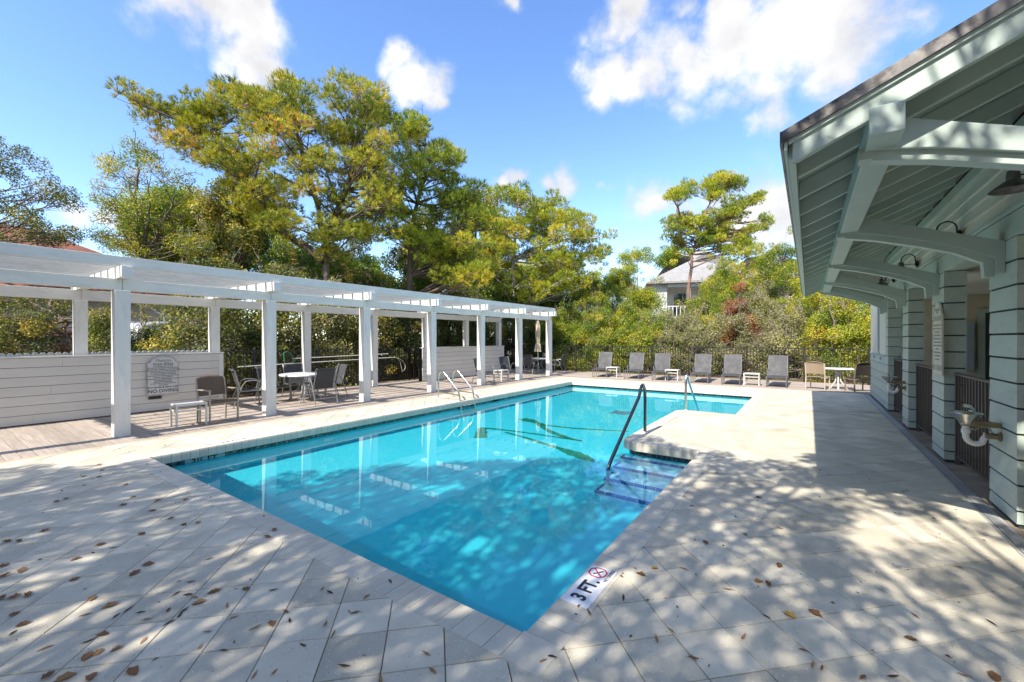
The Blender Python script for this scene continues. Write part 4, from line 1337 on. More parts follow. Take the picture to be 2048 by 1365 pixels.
# board walls under the pergola
def board_wall(y0, y1, label):
    e = thing('board_wall', label, 'wall', (-11.12, (y0 + y1) / 2, 0), 0, 'cream board walls under the pergola')
    o = (-11.12, (y0 + y1) / 2, 0)
    mb = MB(o); mb.box(-11.34, -11.13, y0 + .03, y1 - .04, 0, 1.16); mb.build('core', DARK, e)
    nb = 7
    hb = 1.15 / nb
    for k in range(nb):
        cut = [y0] + ([y0 + (y1 - y0) * random.uniform(.3, .7)] if k % 3 == 0 else []) + [y1 - .09]
        for a, b in zip(cut, cut[1:]):
            mb = MB(o); mb.box(-11.13, -11.10, a + .001, b - .001, .01 + k * hb + .006, .01 + (k + 1) * hb - .001); mb.build('wall_board', WALLB, e, bevel=.002)
    mb = MB(o); mb.box(-11.36, -11.092, y1 - .088, y1, 0, 1.16); mb.build('corner_trim', WHITEV, e, bevel=.003)
    mb = MB(o); mb.box(-11.27, -11.08, y0, y1 + .01, 1.165, 1.195); mb.build('cap', WHITE, e, bevel=.003)
board_wall(-1.4, 4.3, 'cream board wall carrying the arched pool rules board')
board_wall(10.5, 15.36, 'cream board wall at the far end of the pergola')
# white dog-eared picket fence behind the first wall
pf = thing('picket_fence', 'white dog eared picket fence showing just above the near board wall', 'fence', (-11.62, 2, 0))
me = None
for k in range(60):
    y = -1.4 + k * .098
    if y > 4.2: break
    if me is None:
        b = MB(); b.prism([(-.045, 0), (.045, 0), (.045, 1.21), (.02, 1.245), (-.02, 1.245), (-.045, 1.21)], -.01, .01, 'x'); me = b.mesh('picket'); me.materials.append(WHITEV)
    put('picket', me, None, pf, (0, y - 2, random.uniform(-.006, .006)))
mb = MB((-11.62, 2, 0)); mb.box(-11.67, -11.635, -1.4, 4.2, .9, .99); mb.build('rail', WHITE, pf)

# ------------------------------------------------------------------ iron fences
def iron_fence(p0, p1, label, post_at, hgt=1.19, post_w=.05):
    p0, p1 = Vector((*p0, 0)), Vector((*p1, 0))
    L = (p1 - p0).length
    rz = math.atan2(p1.y - p0.y, p1.x - p0.x)
    e = thing('iron_fence', label, 'fence', p0, rz, 'black iron fences round the deck')
    for s in post_at:
        mb = MB(); mb.box(-post_w / 2, post_w / 2, -post_w / 2, post_w / 2, -.03, hgt + .03); mb.lathe([(.034, 0), (.034, .012), (.012, .03)], (0, 0, hgt + .03), 4)
        mb.build('post', BLACKM, e, loc=(s, 0, 0))
    for z in (hgt - .02, .12):
        mb = MB(); mb.box(0, L, -.014, .014, z - .014, z + .014); mb.build('rail', BLACKM, e)
    b = MB(); b.box(-.0095, .0095, -.0095, .0095, .12, hgt - .02); me = b.mesh('picket'); me.materials.append(BLACKM)
    n = int(L / .098)
    for k in range(n):
        put('picket', me, None, e, ((k + .5) * L / n, 0, 0))
iron_fence((-11.95, 4.15), (-11.95, 10.75), 'black iron picket fence between the two board walls behind the round table', [0.05, 1.2, 2.95, 4.72, 6.5], 1.2)
iron_fence((-11.95, 10.85), (-11.95, 17.9), 'black iron picket fence behind the far board wall and the umbrella', [.05, 1.8, 3.55, 5.3, 7.0], 1.2)
iron_fence((-11.9, 17.9), (3.0, 17.9), 'long black iron picket fence behind the row of loungers', [11.9 - 10.57, 11.9 - 8.83, 11.9 - 7.09, 11.9 - 5.35, 11.9 - 3.61, 11.9 - 1.87, 11.9 - .13, 11.9 + 1.61], 1.19)

# ------------------------------------------------------------------ furniture
def ribbon(mb, prof, y0, y1, th=.008, sag=0, n=5):
    """sheet through an (x,z) profile, spanning y, with thickness"""
    m = len(prof); vs = []
    for s in (0, 1):
        for i, (x, z) in enumerate(prof):
            a, b = prof[max(i - 1, 0)], prof[min(i + 1, m - 1)]
            dx, dz = b[0] - a[0], b[1] - a[1]; l = math.hypot(dx, dz) or 1
            nx, nz = -dz / l, dx / l
            for k in range(n + 1):
                t = k / n
                g = sag * 4 * t * (1 - t)
                o = (th if s else 0) - g
                vs.append((x + nx * o, y0 + (y1 - y0) * t, z + nz * o))
    w = n + 1; off = m * w; fs = []
    for i in range(m - 1):
        for k in range(n):
            q = i * w + k
            fs.append((q, q + 1, q + w + 1, q + w)); fs.append((off + q, off + q + w, off + q + w + 1, off + q + 1))
    for i in range(m - 1):
        for k in (0, n):
            q = i * w + k
            fs.append((q, q + w, off + q + w, off + q))
    for i in (0, m - 1):
        for k in range(n):
            q = i * w + k
            fs.append((q, q + 1, off + q + 1, off + q))
    return mb.add(vs, fs)


def sling_chair(label, loc, rz, sling=SLING, frame=ALU, group='sling chairs'):
    e = thing('sling_chair', label, 'chair', loc, rz, group)
    mb = MB(); ribbon(mb, [(.21, .355), (.20, .385), (.1, .375), (-.05, .36), (-.17, .355)], -.215, .215, .008, .015); mb.build('seat', sling, e, smooth=True)
    mb = MB(); ribbon(mb, [(-.17, .355), (-.2, .42), (-.235, .55), (-.275, .70), (-.30, .80), (-.33, .825), (-.355, .81)], -.215, .215, .008, .01); mb.build('backrest', sling, e, smooth=True)
    for s in (-1, 1):
        y = s * .235
        mb = MB(); mb.tube([(.24, y, 0), (.205, y, .36), (.0, y, .355), (-.17, y, .35), (-.235, y, .55), (-.30, y, .80), (-.335, y, .83), (-.36, y, .81)], .0115, 8); mb.build('side_frame', frame, e, smooth=True)
        y = s * .262
        mb = MB(); mb.tube([(-.33, y, 0), (-.27, y, .2), (-.2, y, .38), (-.15, y, .50), (-.10, y, .565), (-.02, y, .585), (.12, y, .575), (.19, y, .55), (.215, y, .50), (.20, y, .40), (.17, y, .35)], .0115, 8); mb.build('arm_leg', frame, e, smooth=True)
        mb = MB(); mb.tube([(.24, y, 0), (.26, y, -.0), (.22, y, .30)], .011, 6); mb.build('leg', frame, e, smooth=True)
    mb = MB(); mb.tube([(-.29, -.262, .14), (-.29, .262, .14)], .009, 6); mb.build('stretcher', frame, e)
    mb = MB(); mb.tube([(.205, -.235, .345), (.205, .235, .345)], .010, 6); mb.build('stretcher', frame, e)
    return e
# chairs around the round table (local +x is the way the chair faces)
ch = sling_chair('charcoal sling chair with its back to the pool at the round table', (-9.36, 5.62, 0), R(176), group='sling chairs at the round table')
copy_tree(ch, (-10.42, 5.12, 0), R(12), 'charcoal sling chair facing the pool just left of the round table')
copy_tree(ch, (-10.12, 6.38, 0), R(-98), 'charcoal sling chair on the far side of the round table, fabric lit by sun')
copy_tree(ch, (-10.75, 5.85, 0), R(-8), 'sling chair behind the round table, only its pale back edge showing')
copy_tree(ch, (-10.30, 4.5, 0), R(75), 'sling chair mostly hidden behind the second pergola post')
c2 = copy_tree(ch, (-9.08, 11.42, 0), R(4), 'dark sling chair behind the fifth pergola post, left of its side table'); c2['group'] = 'sling chairs by the far board wall'
c2 = copy_tree(ch, (-9.12, 12.92, 0), R(-14), 'dark sling chair with tall back between the fifth and sixth pergola posts'); c2['group'] = 'sling chairs by the far board wall'
for (x, y, a, lb) in ((-9.75, 15.45, 92, 'dark sling chair with its back to the camera in front of the closed umbrella table'), (-10.55, 16.1, 0, 'dark sling chair left of the closed umbrella table'),
                      (-9.05, 16.55, 190, 'sling chair right of the umbrella table seen past the last pergola post'), (-10.0, 17.0, -90, 'sling chair behind the closed umbrella table against the fence')):
    c2 = copy_tree(ch, (x, y, 0), R(a), lb); c2['group'] = 'sling chairs at the umbrella table'


def round_table(label, loc, r, z, umb=False):
    e = thing('round_table', label, 'table', loc)
    mb = MB(); mb.lathe([(.001, z - .03), (r * .9, z - .03), (r, z - .035), (r + .008, z - .015), (r, z), (r * .93, z + .002), (.001, z - .002)], n=36); mb.build('tabletop', TABLEW, e, smooth=True)
    for k in range(4):
        a = R(45 + 90 * k)
        c, s = math.cos(a), math.sin(a)
        mb = MB(); mb.tube([(c * r * .72, s * r * .72, 0), (c * r * .55, s * r * .55, .12), (c * .12, s * .12, z * .55), (c * .16, s * .16, z * .8), (c * r * .6, s * r * .6, z - .04)], .014, 8); mb.build('leg', ALU, e, smooth=True)
    mb = MB(); mb.tube(arc((0, 0), .17, 0, 345, 20, 'xy', z * .42), .009, 6, closed=True); mb.build('ring', ALU, e, smooth=True)
    return e
round_table('white round table under the pergola ringed by charcoal sling chairs', (-9.98, 5.62, 0), .56, .66)
round_table('white round table with a closed cream umbrella through it', (-9.85, 16.2, 0), .5, .64)
um = thing('closed_umbrella', 'closed cream canvas umbrella standing in the far round table', 'umbrella', (-9.85, 16.2, 0))
mb = MB(); mb.tube([(0, 0, 0), (0, 0, 2.3)], .016, 10); mb.build('pole', ALUW, um, smooth=True)
wob = lambda i, k: 1 + .22 * math.cos(k * 2 * math.pi / 4) * (1 if i > 1 else 0) + random.uniform(-.05, .05)
mb = MB(); mb.lathe([(.012, 2.33), (.05, 2.25), (.085, 2.1), (.10, 1.9), (.105, 1.7), (.09, 1.5), (.075, 1.38), (.085, 1.3), (.115, 1.18), (.135, 1.02), (.14, .93), (.10, .93), (.02, 1.0)], n=24, wob=wob); mb.build('canopy', CANVAS, um, smooth=True)
mb = MB(); mb.tube(arc((0, 0), .088, 0, 340, 16, 'xy', 1.385), .012, 6, closed=True); mb.build('tie_strap', CANVAS, um, smooth=True)
mb = MB(); mb.lathe([(.014, 2.33), (.02, 2.345), (.008, 2.37)], n=10); mb.build('finial', ALUW, um, smooth=True)


def side_table(label, loc, rz, w=.42, d=.34, z=.39):
    e = thing('side_table', label, 'side table', loc, rz, 'small slatted side tables')
    for sx in (-1, 1):
        for sy in (-1, 1):
            mb = MB(); mb.box(sx * d / 2 - .014, sx * d / 2 + .014, sy * w / 2 - .014, sy * w / 2 + .014, 0, z - .028); mb.build('leg', ALUW, e, bevel=.003)
    mb = MB()
    for sx in (-1, 1): mb.box(sx * d / 2 - .016, sx * d / 2 + .016, -w / 2 - .016, w / 2 + .016, z - .026, z)
    for sy in (-1, 1): mb.box(-d / 2 + .017, d / 2 - .017, sy * w / 2 - .016, sy * w / 2 + .016, z - .026, z)
    mb.build('top_frame', ALUW, e)
    for k in range(5):
        x = -d / 2 + .022 + k * (d - .034) / 5
        mb = MB(); mb.box(x, x + (d - .034) / 5 - .006, -w / 2 + .018, w / 2 - .018, z - .018, z - .006); mb.build('slat', ALUW, e)
    for sx in (-1, 1):
        mb = MB(); mb.box(sx * d / 2 - .008, sx * d / 2 + .008, -w / 2 + .014, w / 2 - .014, z * .68, z * .68 + .022); mb.build('stretcher', ALUW, e)
    for sy in (-1, 1):
        mb = MB(); mb.box(-d / 2 + .014, d / 2 - .014, sy * w / 2 - .008, sy * w / 2 + .008, z * .68, z * .68 + .022); mb.build('stretcher', ALUW, e)
    return e
st = side_table('pale metal side table standing beside the brown woven armchair', (-8.84, 2.89, 0), R(-4))
for (x, y, a, lb) in ((-9.0, 12.3, 0, 'low side table between the two dark sling chairs by the far board wall'), (-6.32, 16.1, 90, 'low side table between the two leftmost loungers'),
                      (-4.02, 15.95, 90, 'low side table between the third and fourth loungers, behind the far handrail'), (-1.5, 15.75, 90, 'low side table just left of the rightmost lounger')):
    copy_tree(st, (x, y, 0), R(a), lb)

# brown woven armchair
def woven_chair(label, loc, rz, weave, frame, arms=True, group=None):
    e = thing('woven_armchair', label, 'chair', loc, rz, group)
    w = .24
    for s in (-1, 1):
        mb = MB(); mb.beam((.20, s * w, 0), (.20, s * w, .575 if arms else .38), .026, .026, (0, 1, 0)); mb.build('leg', frame, e, bevel=.003)
        mb = MB(); mb.beam((-.19, s * w, 0), (-.17, s * w, .38), .026, .026, (0, 1, 0)); mb.beam((-.17, s * w, .375), (-.24, s * w, .78), .024, .026, (0, 1, 0)); mb.build('leg', frame, e, bevel=.003)
        if arms:
            mb = MB(); mb.box(-.20, .215, s * w - .022, s * w + .022, .575, .593); mb.build('armrest', frame, e, bevel=.004)
        mb = MB(); mb.beam((.2, s * w, .36), (-.17, s * w, .345), .022, .03); mb.build('seat_rail', frame, e)
    mb = MB(); ribbon(mb, [(.215, .35), (.21, .385), (.1, .388), (-.05, .38), (-.17, .375)], -w + .014, w - .014, .012, .012); mb.build('seat', weave, e, smooth=True)
    mb = MB(); ribbon(mb, [(-.175, .46), (-.195, .55), (-.22, .68), (-.245, .785), (-.262, .79)], -w + .012, w - .012, .012, .045, 8); mb.build('backrest', weave, e, smooth=True)
    mb = MB(); mb.beam((.2, -w, .345), (.2, w, .345), .02, .03); mb.build('front_rail', frame, e)
    return e
woven_chair('brown woven armchair with grey frame beside the pale side table', (-8.86, 3.34, 0), R(8), WOVEN, TAUPE)
dt = thing('dining_table', 'white topped dining table between the tan and the dark woven chairs by the building', 'table', (.72, 15.9, 0))
mb = MB(); mb.box(-.36, .36, -.3, .3, .60, .63); mb.build('tabletop', TABLEW, dt, bevel=.01)
mb = MB(); mb.box(-.32, .32, -.26, .26, .57, .598); mb.build('apron', ALUW, dt)
mb = MB(); mb.tube([(0, -.2, 0), (0, -.06, .25), (0, -.04, .57)], .02, 8); mb.tube([(0, .2, 0), (0, .06, .25), (0, .04, .57)], .02, 8); mb.build('leg', ALUW, dt, smooth=True)
mb = MB(); mb.tube([(-.2, 0, 0), (-.06, 0, .25), (-.04, 0, .57)], .02, 8); mb.tube([(.24, 0, 0), (.06, 0, .25), (.04, 0, .57)], .02, 8); mb.build('leg', ALUW, dt, smooth=True)
woven_chair('tan woven dining chair with its back to the camera left of the white table', (.22, 15.62, 0), R(72), WOVENT, M('tan_frame', (.50, .42, .32), rough=.5, var=.1, bump=.05), False, 'woven chairs at the white dining table')
woven_chair('dark brown woven dining chair in shade beside the building corner', (1.18, 15.62, 0), R(120), WOVEND, M('brown_frame', (.20, .15, .11), rough=.5, var=.1, bump=.05), False, 'woven chairs at the white dining table')


def lounger(label, loc, rz):
    e = thing('sun_lounger', label, 'sun lounger', loc, rz, 'loungers lined up along the far fence')
    w = .25                                         # local +x towards the foot
    mb = MB(); ribbon(mb, [(.66, .29), (.62, .315), (.3, .305), (0, .30), (-.28, .30)], -w, w, .008, .012); mb.build('seat', SLING, e, smooth=True)
    mb = MB(); ribbon(mb, [(-.28, .30), (-.36, .46), (-.46, .68), (-.56, .90), (-.585, .945), (-.61, .94)], -w, w, .008, .012); mb.build('backrest', SLINGL, e, smooth=True)
    for s in (-1, 1):
        y = s * (w + .012)
        mb = MB(); mb.tube([(.65, y, .28), (.62, y, .305), (-.28, y, .29), (-.75, y, .285)], .013, 8); mb.build('side_rail', ALU, e, smooth=True)
        mb = MB(); mb.tube([(-.28, y, .30), (-.46, y, .68), (-.57, y, .915), (-.61, y, .945)], .012, 8); mb.build('back_frame', ALU, e, smooth=True)
        mb = MB(); mb.tube([(.62, y, .29), (.60, y, .05), (.57, y, .013), (.50, y, .013), (.38, y, .013), (.34, y, .04), (.30, y, .29)], .012, 8); mb.build('leg', ALU, e, smooth=True)
        mb = MB(); mb.tube([(-.36, y, .29), (-.42, y, .012)], .012, 8); mb.build('leg', ALU, e, smooth=True)
        mb = MB(); mb.tube([(-.02, y, .0), (-.02, y, .30), (-.03, y + s * .02, .43), (-.07, y + s * .02, .47), (-.25, y + s * .02, .48), (-.37, y, .47)], .0115, 8); mb.build('armrest', ALU, e, smooth=True)
    for x in (.1, -.3):
        mb = MB(); mb.tube([(x, -w, .275), (x, w, .275)], .010, 6); mb.build('stretcher', ALU, e)
    return e
lg = lounger('leftmost charcoal sling lounger, next to the last pergola post', (-6.80, 16.2, 0), R(-80))
for (x, y, a, lb) in ((-5.50, 16.2, -80, 'second sling lounger from the left, right beside the first low side table'), (-4.48, 16.15, -81, 'third sling lounger from the left, left of the middle side table'),
                      (-3.08, 16.1, -84, 'fourth sling lounger from the left, behind the far steel handrail'), (-2.12, 16.05, -86, 'fifth sling lounger from the left, left of the last low side table'), (-.82, 16.0, -89, 'rightmost sling lounger, facing the camera near the tan chair')):
    copy_tree(lg, (x, y + random.uniform(-.06, .06), 0), R(a + random.uniform(-3, 3)), lb)

# poles and net on the fence
FX = -11.86
sk = thing('skimmer_net', 'pool skimmer net with green frame and long pole hung on the iron fence', 'skimmer net', (FX, 6.2, .95))
o = (FX, 6.2, .95)
mb = MB(o); mb.tube([(FX + .03, 6.30, .945), (FX + .03, 9.6, .985)], .0135, 8); mb.build('pole', ALUW, sk, smooth=True)
ring = [(FX + .03, y, z) for y, z in ((6.04, 1.10), (6.13, 1.14), (6.24, 1.09), (6.35, .955), (6.33, .88), (6.25, .77), (6.16, .75), (6.09, .76))]
mb = MB(o); mb.tube(ring, .013, 8, closed=True); mb.build('net_frame', NETG, sk, smooth=True)
mb = MB(o)
for k in range(1, 8):
    t = k / 8
    mb.tube([(FX + .028, 6.05 + .3 * t, .76), (FX - .02, 6.05 + .3 * t, .93), (FX + .028, 6.05 + .29 * t, 1.12 - .16 * t)], .0022, 4)
    z = .76 + .34 * t
    mb.tube([(FX + .028, 6.07, z), (FX - .02, 6.18, z), (FX + .028, 6.33 - (.14 * max(0, t - .5)), z)], .0022, 4)
mb.build('net', NETB, sk)
mb = MB(o); mb.tube([(FX - .02, 9.35, .98), (FX + .04, 9.35, .92), (FX + .04, 9.35, 1.02)], .008, 6); mb.build('hook', ALU, sk)
lh = thing('life_hook', 'long white pole with curved rescue hook hung low on the iron fence', 'rescue hook', (FX, 7.5, .82))
o = (FX, 7.5, .82)
mb = MB(o); mb.tube([(FX + .055, 4.9, .79), (FX + .055, 9.75, .855)], .0135, 8); mb.build('pole', ALUW, lh, smooth=True)
mb = MB(o); mb.tube([(FX + .055, 9.75, .855), (FX + .055, 9.95, .84), (FX + .055, 10.15, .76), (FX + .055, 10.30, .62), (FX + .055, 10.34, .50), (FX + .055, 10.30, .40), (FX + .055, 10.2, .34)], .009, 8); mb.build('hook_bar', ALUW, lh, smooth=True)
mb = MB(o); mb.tube([(FX + .055, 9.95, .84), (FX + .055, 10.1, .70), (FX + .055, 10.15, .50), (FX + .055, 10.2, .34)], .007, 8); mb.build('hook_bar', ALUW, lh, smooth=True)

# ------------------------------------------------------------------ fallen leaves
LEAFM = [M('oak_leaf_brown', (.22, .10, .035), rough=.7, var=.4, vs=30, bump=.4, bs=60), M('oak_leaf_tan', (.36, .19, .07), rough=.7, var=.35, vs=30, bump=.4, bs=60),
         M('leaf_dark', (.075, .04, .02), rough=.7, var=.4, vs=30, bump=.4, bs=60), M('leaf_yellow', (.50, .30, .05), rough=.7, var=.3, vs=30, bump=.4, bs=60)]
def leaf_shape(kind, rng):
    """closed curl-edged leaf: kind 0 lobed oak leaf, 1 slim willow-oak leaf"""
    n = 9
    V = []; curl = rng.uniform(.25, .8); bend = rng.uniform(-.2, .55)
    for i in range(n):
        t = i / (n - 1)
        w = (math.sin(math.pi * min(1, t * 1.02)) ** .8) * (.27 + (.045 * math.sin(t * 17 + rng.uniform(0, 3)) if kind == 0 else 0)) * (1 if kind == 0 else .42)
        w = max(w, .012)
        x = t - .5
        zc = bend * (t - .5) ** 2 + .03
        for s in (-1, -.5, 0, .5, 1):
            V.append((x, s * w, zc + curl * (s * w) ** 2 * 4 + (rng.uniform(-.012, .012) if s else 0)))
    F = []
    for i in range(n - 1):
        for k in range(4):
            q = i * 5 + k
            F.append((q, q + 1, q + 6, q + 5))
    m = len(V)
    V2 = V + [(x, y, z - .008) for x, y, z in V]
    F2 = F + [(a + m, d + m, c + m, b + m) for a, b, c, d in F]
    # stem
    V2 += [(-.5, .01, .03), (-.5, -.01, .03), (-.68, -.006, .02), (-.68, .006, .02)]
    F2.append((2 * m, 2 * m + 1, 2 * m + 2, 2 * m + 3))
    me = bpy.data.meshes.new('fallen_leaf'); me.from_pydata(V2, [], F2)
    for p in me.polygons: p.use_smooth = True
    return me
LSH = {}
for mi in range(4):
    for kd in (0, 1):
        for v in range(3):
            me = leaf_shape(kd, RNG); me.materials.append(LEAFM[mi]); LSH[mi, kd, v] = me
L5 = [(735, 205, 0), (580, 160, 0), (600, 120, 1), (490, 158, 0), (580, 90, 1), (330, 305, 0), (385, 288, 0), (780, 278, 1), (720, 327, 0), (925, 298, 1), (1085, 296, 0), (893, 358, 0), (1000, 405, 0), (1160, 428, 1), (1075, 440, 0),
      (830, 495, 0), (260, 478, 0), (110, 537, 0), (40, 540, 0), (590, 557, 0), (445, 640, 1), (870, 672, 0), (790, 725, 0), (15, 683, 0), (30, 740, 0), (130, 708, 1), (85, 865, 0), (165, 852, 0), (10, 872, 0), (435, 763, 2), (540, 872, 1),
      (645, 915, 1), (85, 965, 0), (135, 1025, 0), (600, 1083, 0), (1165, 897, 1), (1255, 833, 0), (1440, 817, 0), (1605, 472, 0), (1563, 510, 0), (1590, 1020, 0), (510, 1215, 0), (575, 1190, 1), (685, 1167, 1), (380, 1338, 1), (280, 1330, 0), (535, 1330, 0), (775, 1300, 0)]
L5s = [(1115, 775, 2), (840, 1120, 1), (1675, 948, 0), (1490, 1323, 1), (1605, 1305, 1), (75, 1075, 2), (265, 1165, 1), (1495, 1043, 1), (1030, 845, 2), (1170, 1160, 1), (990, 1015, 2), (820, 955, 2), (1885, 818, 1), (1930, 836, 2), (1600, 823, 2), (500, 970, 0), (515, 1125, 2), (680, 975, 2), (755, 935, 2), (1075, 945, 2), (1050, 975, 2), (1330, 918, 1), (1365, 985, 1), (1695, 1003, 2), (1903, 1025, 1), (1950, 1085, 1), (1775, 1147, 2), (1310, 1177, 2), (1215, 1068, 1), (2015, 1268, 2), (1225, 640, 2), (660, 576, 2), (1100, 850, 2), (1140, 865, 1), (985, 940, 2), (855, 995, 1)]
L7 = [(415, 495, 1), (185, 545, 0), (495, 280, 2), (615, 682, 0), (495, 773, 1), (550, 790, 0), (680, 972, 3), (825, 958, 0), (1385, 1110, 0), (1875, 1335, 0)]
L7s = [(315, 820, 0), (1665, 688, 1), (405, 1100, 1), (115, 1220, 0), (810, 1265, 1), (865, 1280, 0), (1410, 973, 0), (1700, 1325, 1), (620, 462, 0), (710, 110, 1), (1280, 1330, 2), (1855, 1013, 2), (1105, 1333, 0), (105, 330, 2), (1310, 205, 2), (1595, 155, 2), (540, 978, 2), (760, 1175, 0)]
L6 = [(1785, 405, 3), (1700, 437, 0)]
L6s = [(1130, 945, 1), (1178, 920, 2), (485, 1003, 1), (447, 903, 1), (98, 567, 1), (30, 663, 0), (1950, 405, 1), (180, 1058, 1), (1600, 577, 2), (1880, 768, 1), (1795, 820, 1), (2010, 928, 1), (235, 478, 2), (1345, 620, 2), (1400, 665, 0)]
CN = ['rust brown', 'tan', 'dark dried', 'yellow']
def drop_leaf(px, py, c, slim, where):
    p = ground_at(px, py)
    if c == 2 and not slim: c = 0
    me = LSH[c, 1 if slim else 0, random.randrange(3)]
    fwd = -p.x * _s + p.y * _c
    zone = 'close up' if fwd < 2.6 else ('a little way off' if fwd < 4 else 'further off')
    side = 'by the left edge' if px < 170 else ('left of centre' if px < 800 else ('near the middle' if px < 1300 else ('right of centre' if px < 1750 else 'by the right edge')))
    lb = f"{CN[c]} {'slim' if slim else 'curled'} leaf on {where}, {zone}, {side}"
    o = put('fallen_leaf', me, None, None, (p.x, p.y, .003), (random.uniform(-.15, .15), random.uniform(-.15, .15), random.uniform(0, 6.28)))
    s = random.uniform(.045, .062) if slim else random.uniform(.05, .078)
    o.scale = (s, s, s)
    tag(o, lb, 'leaf', 'leaves fallen on the paving')
for lst, sl_, f in ((L5, 0, 5), (L5s, 1, 5), (L7, 0, 7), (L7s, 1, 7), (L6, 0, 6), (L6s, 1, 6)):
    for x, y, c in lst:
        if f == 5: drop_leaf(x / 2.926, 900 + y / 2.926, c, sl_, 'the left paving')
        elif f == 7: drop_leaf(1348 + x / 2.926, 900 + y / 2.926, c, sl_, 'the right paving')
        else: drop_leaf(700 + x / 2.926, 1000 + y / 2.926, c, sl_, 'the pool corner paving')
for x, y, c in ((355, 973, 1), (565, 985, 1), (250, 1105, 1), (415, 1138, 1), (985, 1212, 0), (1440, 1118, 1), (1400, 850, 1), (1700, 840, 1), (1860, 840, 0)):
    drop_leaf(230 + x / 7.06, 690 + y / 7.06, c, 0, 'the wooden deck')
# tiny bits of litter, too many to count
mb = MB()
for _ in range(420):
    x, y = random.uniform(-7.9, 1.1), random.uniform(.3, 6.5)
    if XL - .1 < x < XR + .1 and y > YN - .05: continue
    a = random.uniform(0, 6.28); l = random.uniform(.006, .018); w = l * random.uniform(.15, .5)
    c, s = math.cos(a), math.sin(a)
    P = lambda u, v, z: (x + u * c - v * s, y + u * s + v * c, z)
    mb.add([P(-l, 0, .003), P(0, -w, .004), P(l, 0, .003), P(0, w, .004), P(0, 0, .004 + w)], [(0, 1, 4), (1, 2, 4), (2, 3, 4), (3, 0, 4), (3, 2, 1, 0)])
o = mb.build('leaf_litter', LEAFM[2]); tag(o, 'tiny dark leaf crumbs scattered over the paving', 'leaf litter', kind='stuff')

# ------------------------------------------------------------------ houses, car and chair beyond the fences
def hip_roof(mb, x0, x1, y0, y1, z0, z1, th=.15, ridge='x'):
    if ridge == 'x':
        h = (y1 - y0) / 2; a, b = (x0 + h, (y0 + y1) / 2, z1), (x1 - h, (y0 + y1) / 2, z1)
    else:
        h = (x1 - x0) / 2; a, b = ((x0 + x1) / 2, y0 + h, z1), ((x0 + x1) / 2, y1 - h, z1)
    q = [(x0, y0, z0), (x1, y0, z0), (x1, y1, z0), (x0, y1, z0)]
    lo = [(x, y, z - th) for x, y, z in q]
    if ridge == 'x': f = [(0, 1, 5, 4), (1, 2, 5), (2, 3, 4, 5), (3, 0, 4)]
    else: f = [(0, 1, 4), (1, 2, 5, 4), (2, 3, 5), (3, 0, 4, 5)]
    mb.add(q + [a, b] + lo, f + [(0, 6, 7, 1), (1, 7, 8, 2), (2, 8, 9, 3), (3, 9, 6, 0), (9, 8, 7, 6)])
hs = thing('distant_house', 'grey hip roofed house with an upstairs porch behind the tall pine', 'house', (-6.5, 38, 0), R(20))
mb = MB(); hip_roof(mb, -5.2, 3.2, -2.2, 9, 6.05, 9.3); mb.build('roof', SHINGLE, hs)
mb = MB(); hip_roof(mb, 1.6, 9.4, .3, 11, 6.5, 9.0); mb.build('roof', SHINGLE, hs)
mb = MB(); mb.box(-4.8, -3.6, -1.6, 8, -.1, 5.9); mb.box(-3.6, 2.7, 1.0, 8, -.1, 5.9); mb.build('wall', HOUSEW, hs)
mb = MB(); mb.box(2.72, 9, .8, 10, -.1, 6.34); mb.build('wall', HOUSEG, hs)
for k, x in enumerate((-2.0, .35, 2.55)):
    mb = MB(); mb.box(x - .13, x + .13, -1.85, -1.6, 3.2, 5.9); mb.build('porch_post', HOUSEW, hs)
mb = MB(); mb.box(-3.6, 2.7, -1.9, 1.0, 3.0, 3.25); mb.build('porch_deck', HOUSEW, hs)
mb = MB(); mb.box(-3.6, 2.7, -1.85, -1.6, 5.62, 5.88); mb.build('porch_beam', HOUSEW, hs)
mb = MB(); mb.box(-3.6, 2.7, -1.8, -1.72, 4.05, 4.12); mb.build('porch_rail', HOUSEW, hs)
for k in range(22):
    mb = MB(); x = -3.5 + k * .29; mb.box(x, x + .06, -1.79, -1.73, 3.25, 4.05); mb.build('baluster', HOUSEW, hs)
for x in (-2.9, -.7, 1.2):
    mb = MB(); mb.box(x, x + 1.3, .96, 1.02, 3.3, 5.45); w_ = mb.build('window', HOUSEW, hs)
    mb = MB(); mb.box(x + .1, x + 1.2, .94, .958, 3.4, 5.35); mb.build('pane', GLASS, w_)
for x in (4.2, 6.6):
    mb = MB(); mb.box(x, x + .9, .76, .82, 4.2, 5.7); w_ = mb.build('window', HOUSEW, hs)
    mb = MB(); mb.box(x + .08, x + .82, .74, .758, 4.28, 5.62); mb.build('pane', GLASS, w_)

h2 = thing('white_house', 'white house with red brown hip roof beyond the trees at the far left', 'house', (-27, 3.2, 0), R(0))
mb = MB(); hip_roof(mb, -7, 5.0, -9, 6.2, 3.1, 6.35, ridge='y'); mb.build('roof', SHINGLER, h2)
mb = MB(); mb.box(-6.4, 4.4, -8.4, 5.6, -.1, 2.95); mb.build('wall', HOUSEW, h2)
mb = MB(); mb.box(4.98, 5.1, -9, 6.2, 2.9, 3.06); mb.build('gutter', GREYT, h2)
for y in (-5, -1.5, 3.8):
    mb = MB(); mb.box(4.38, 4.46, y, y + 1.1, .9, 2.2); w_ = mb.build('window', GREYT, h2)
    mb = MB(); mb.box(4.45, 4.48, y + .08, y + 1.02, .98, 2.12); mb.build('pane', GLASS, w_)

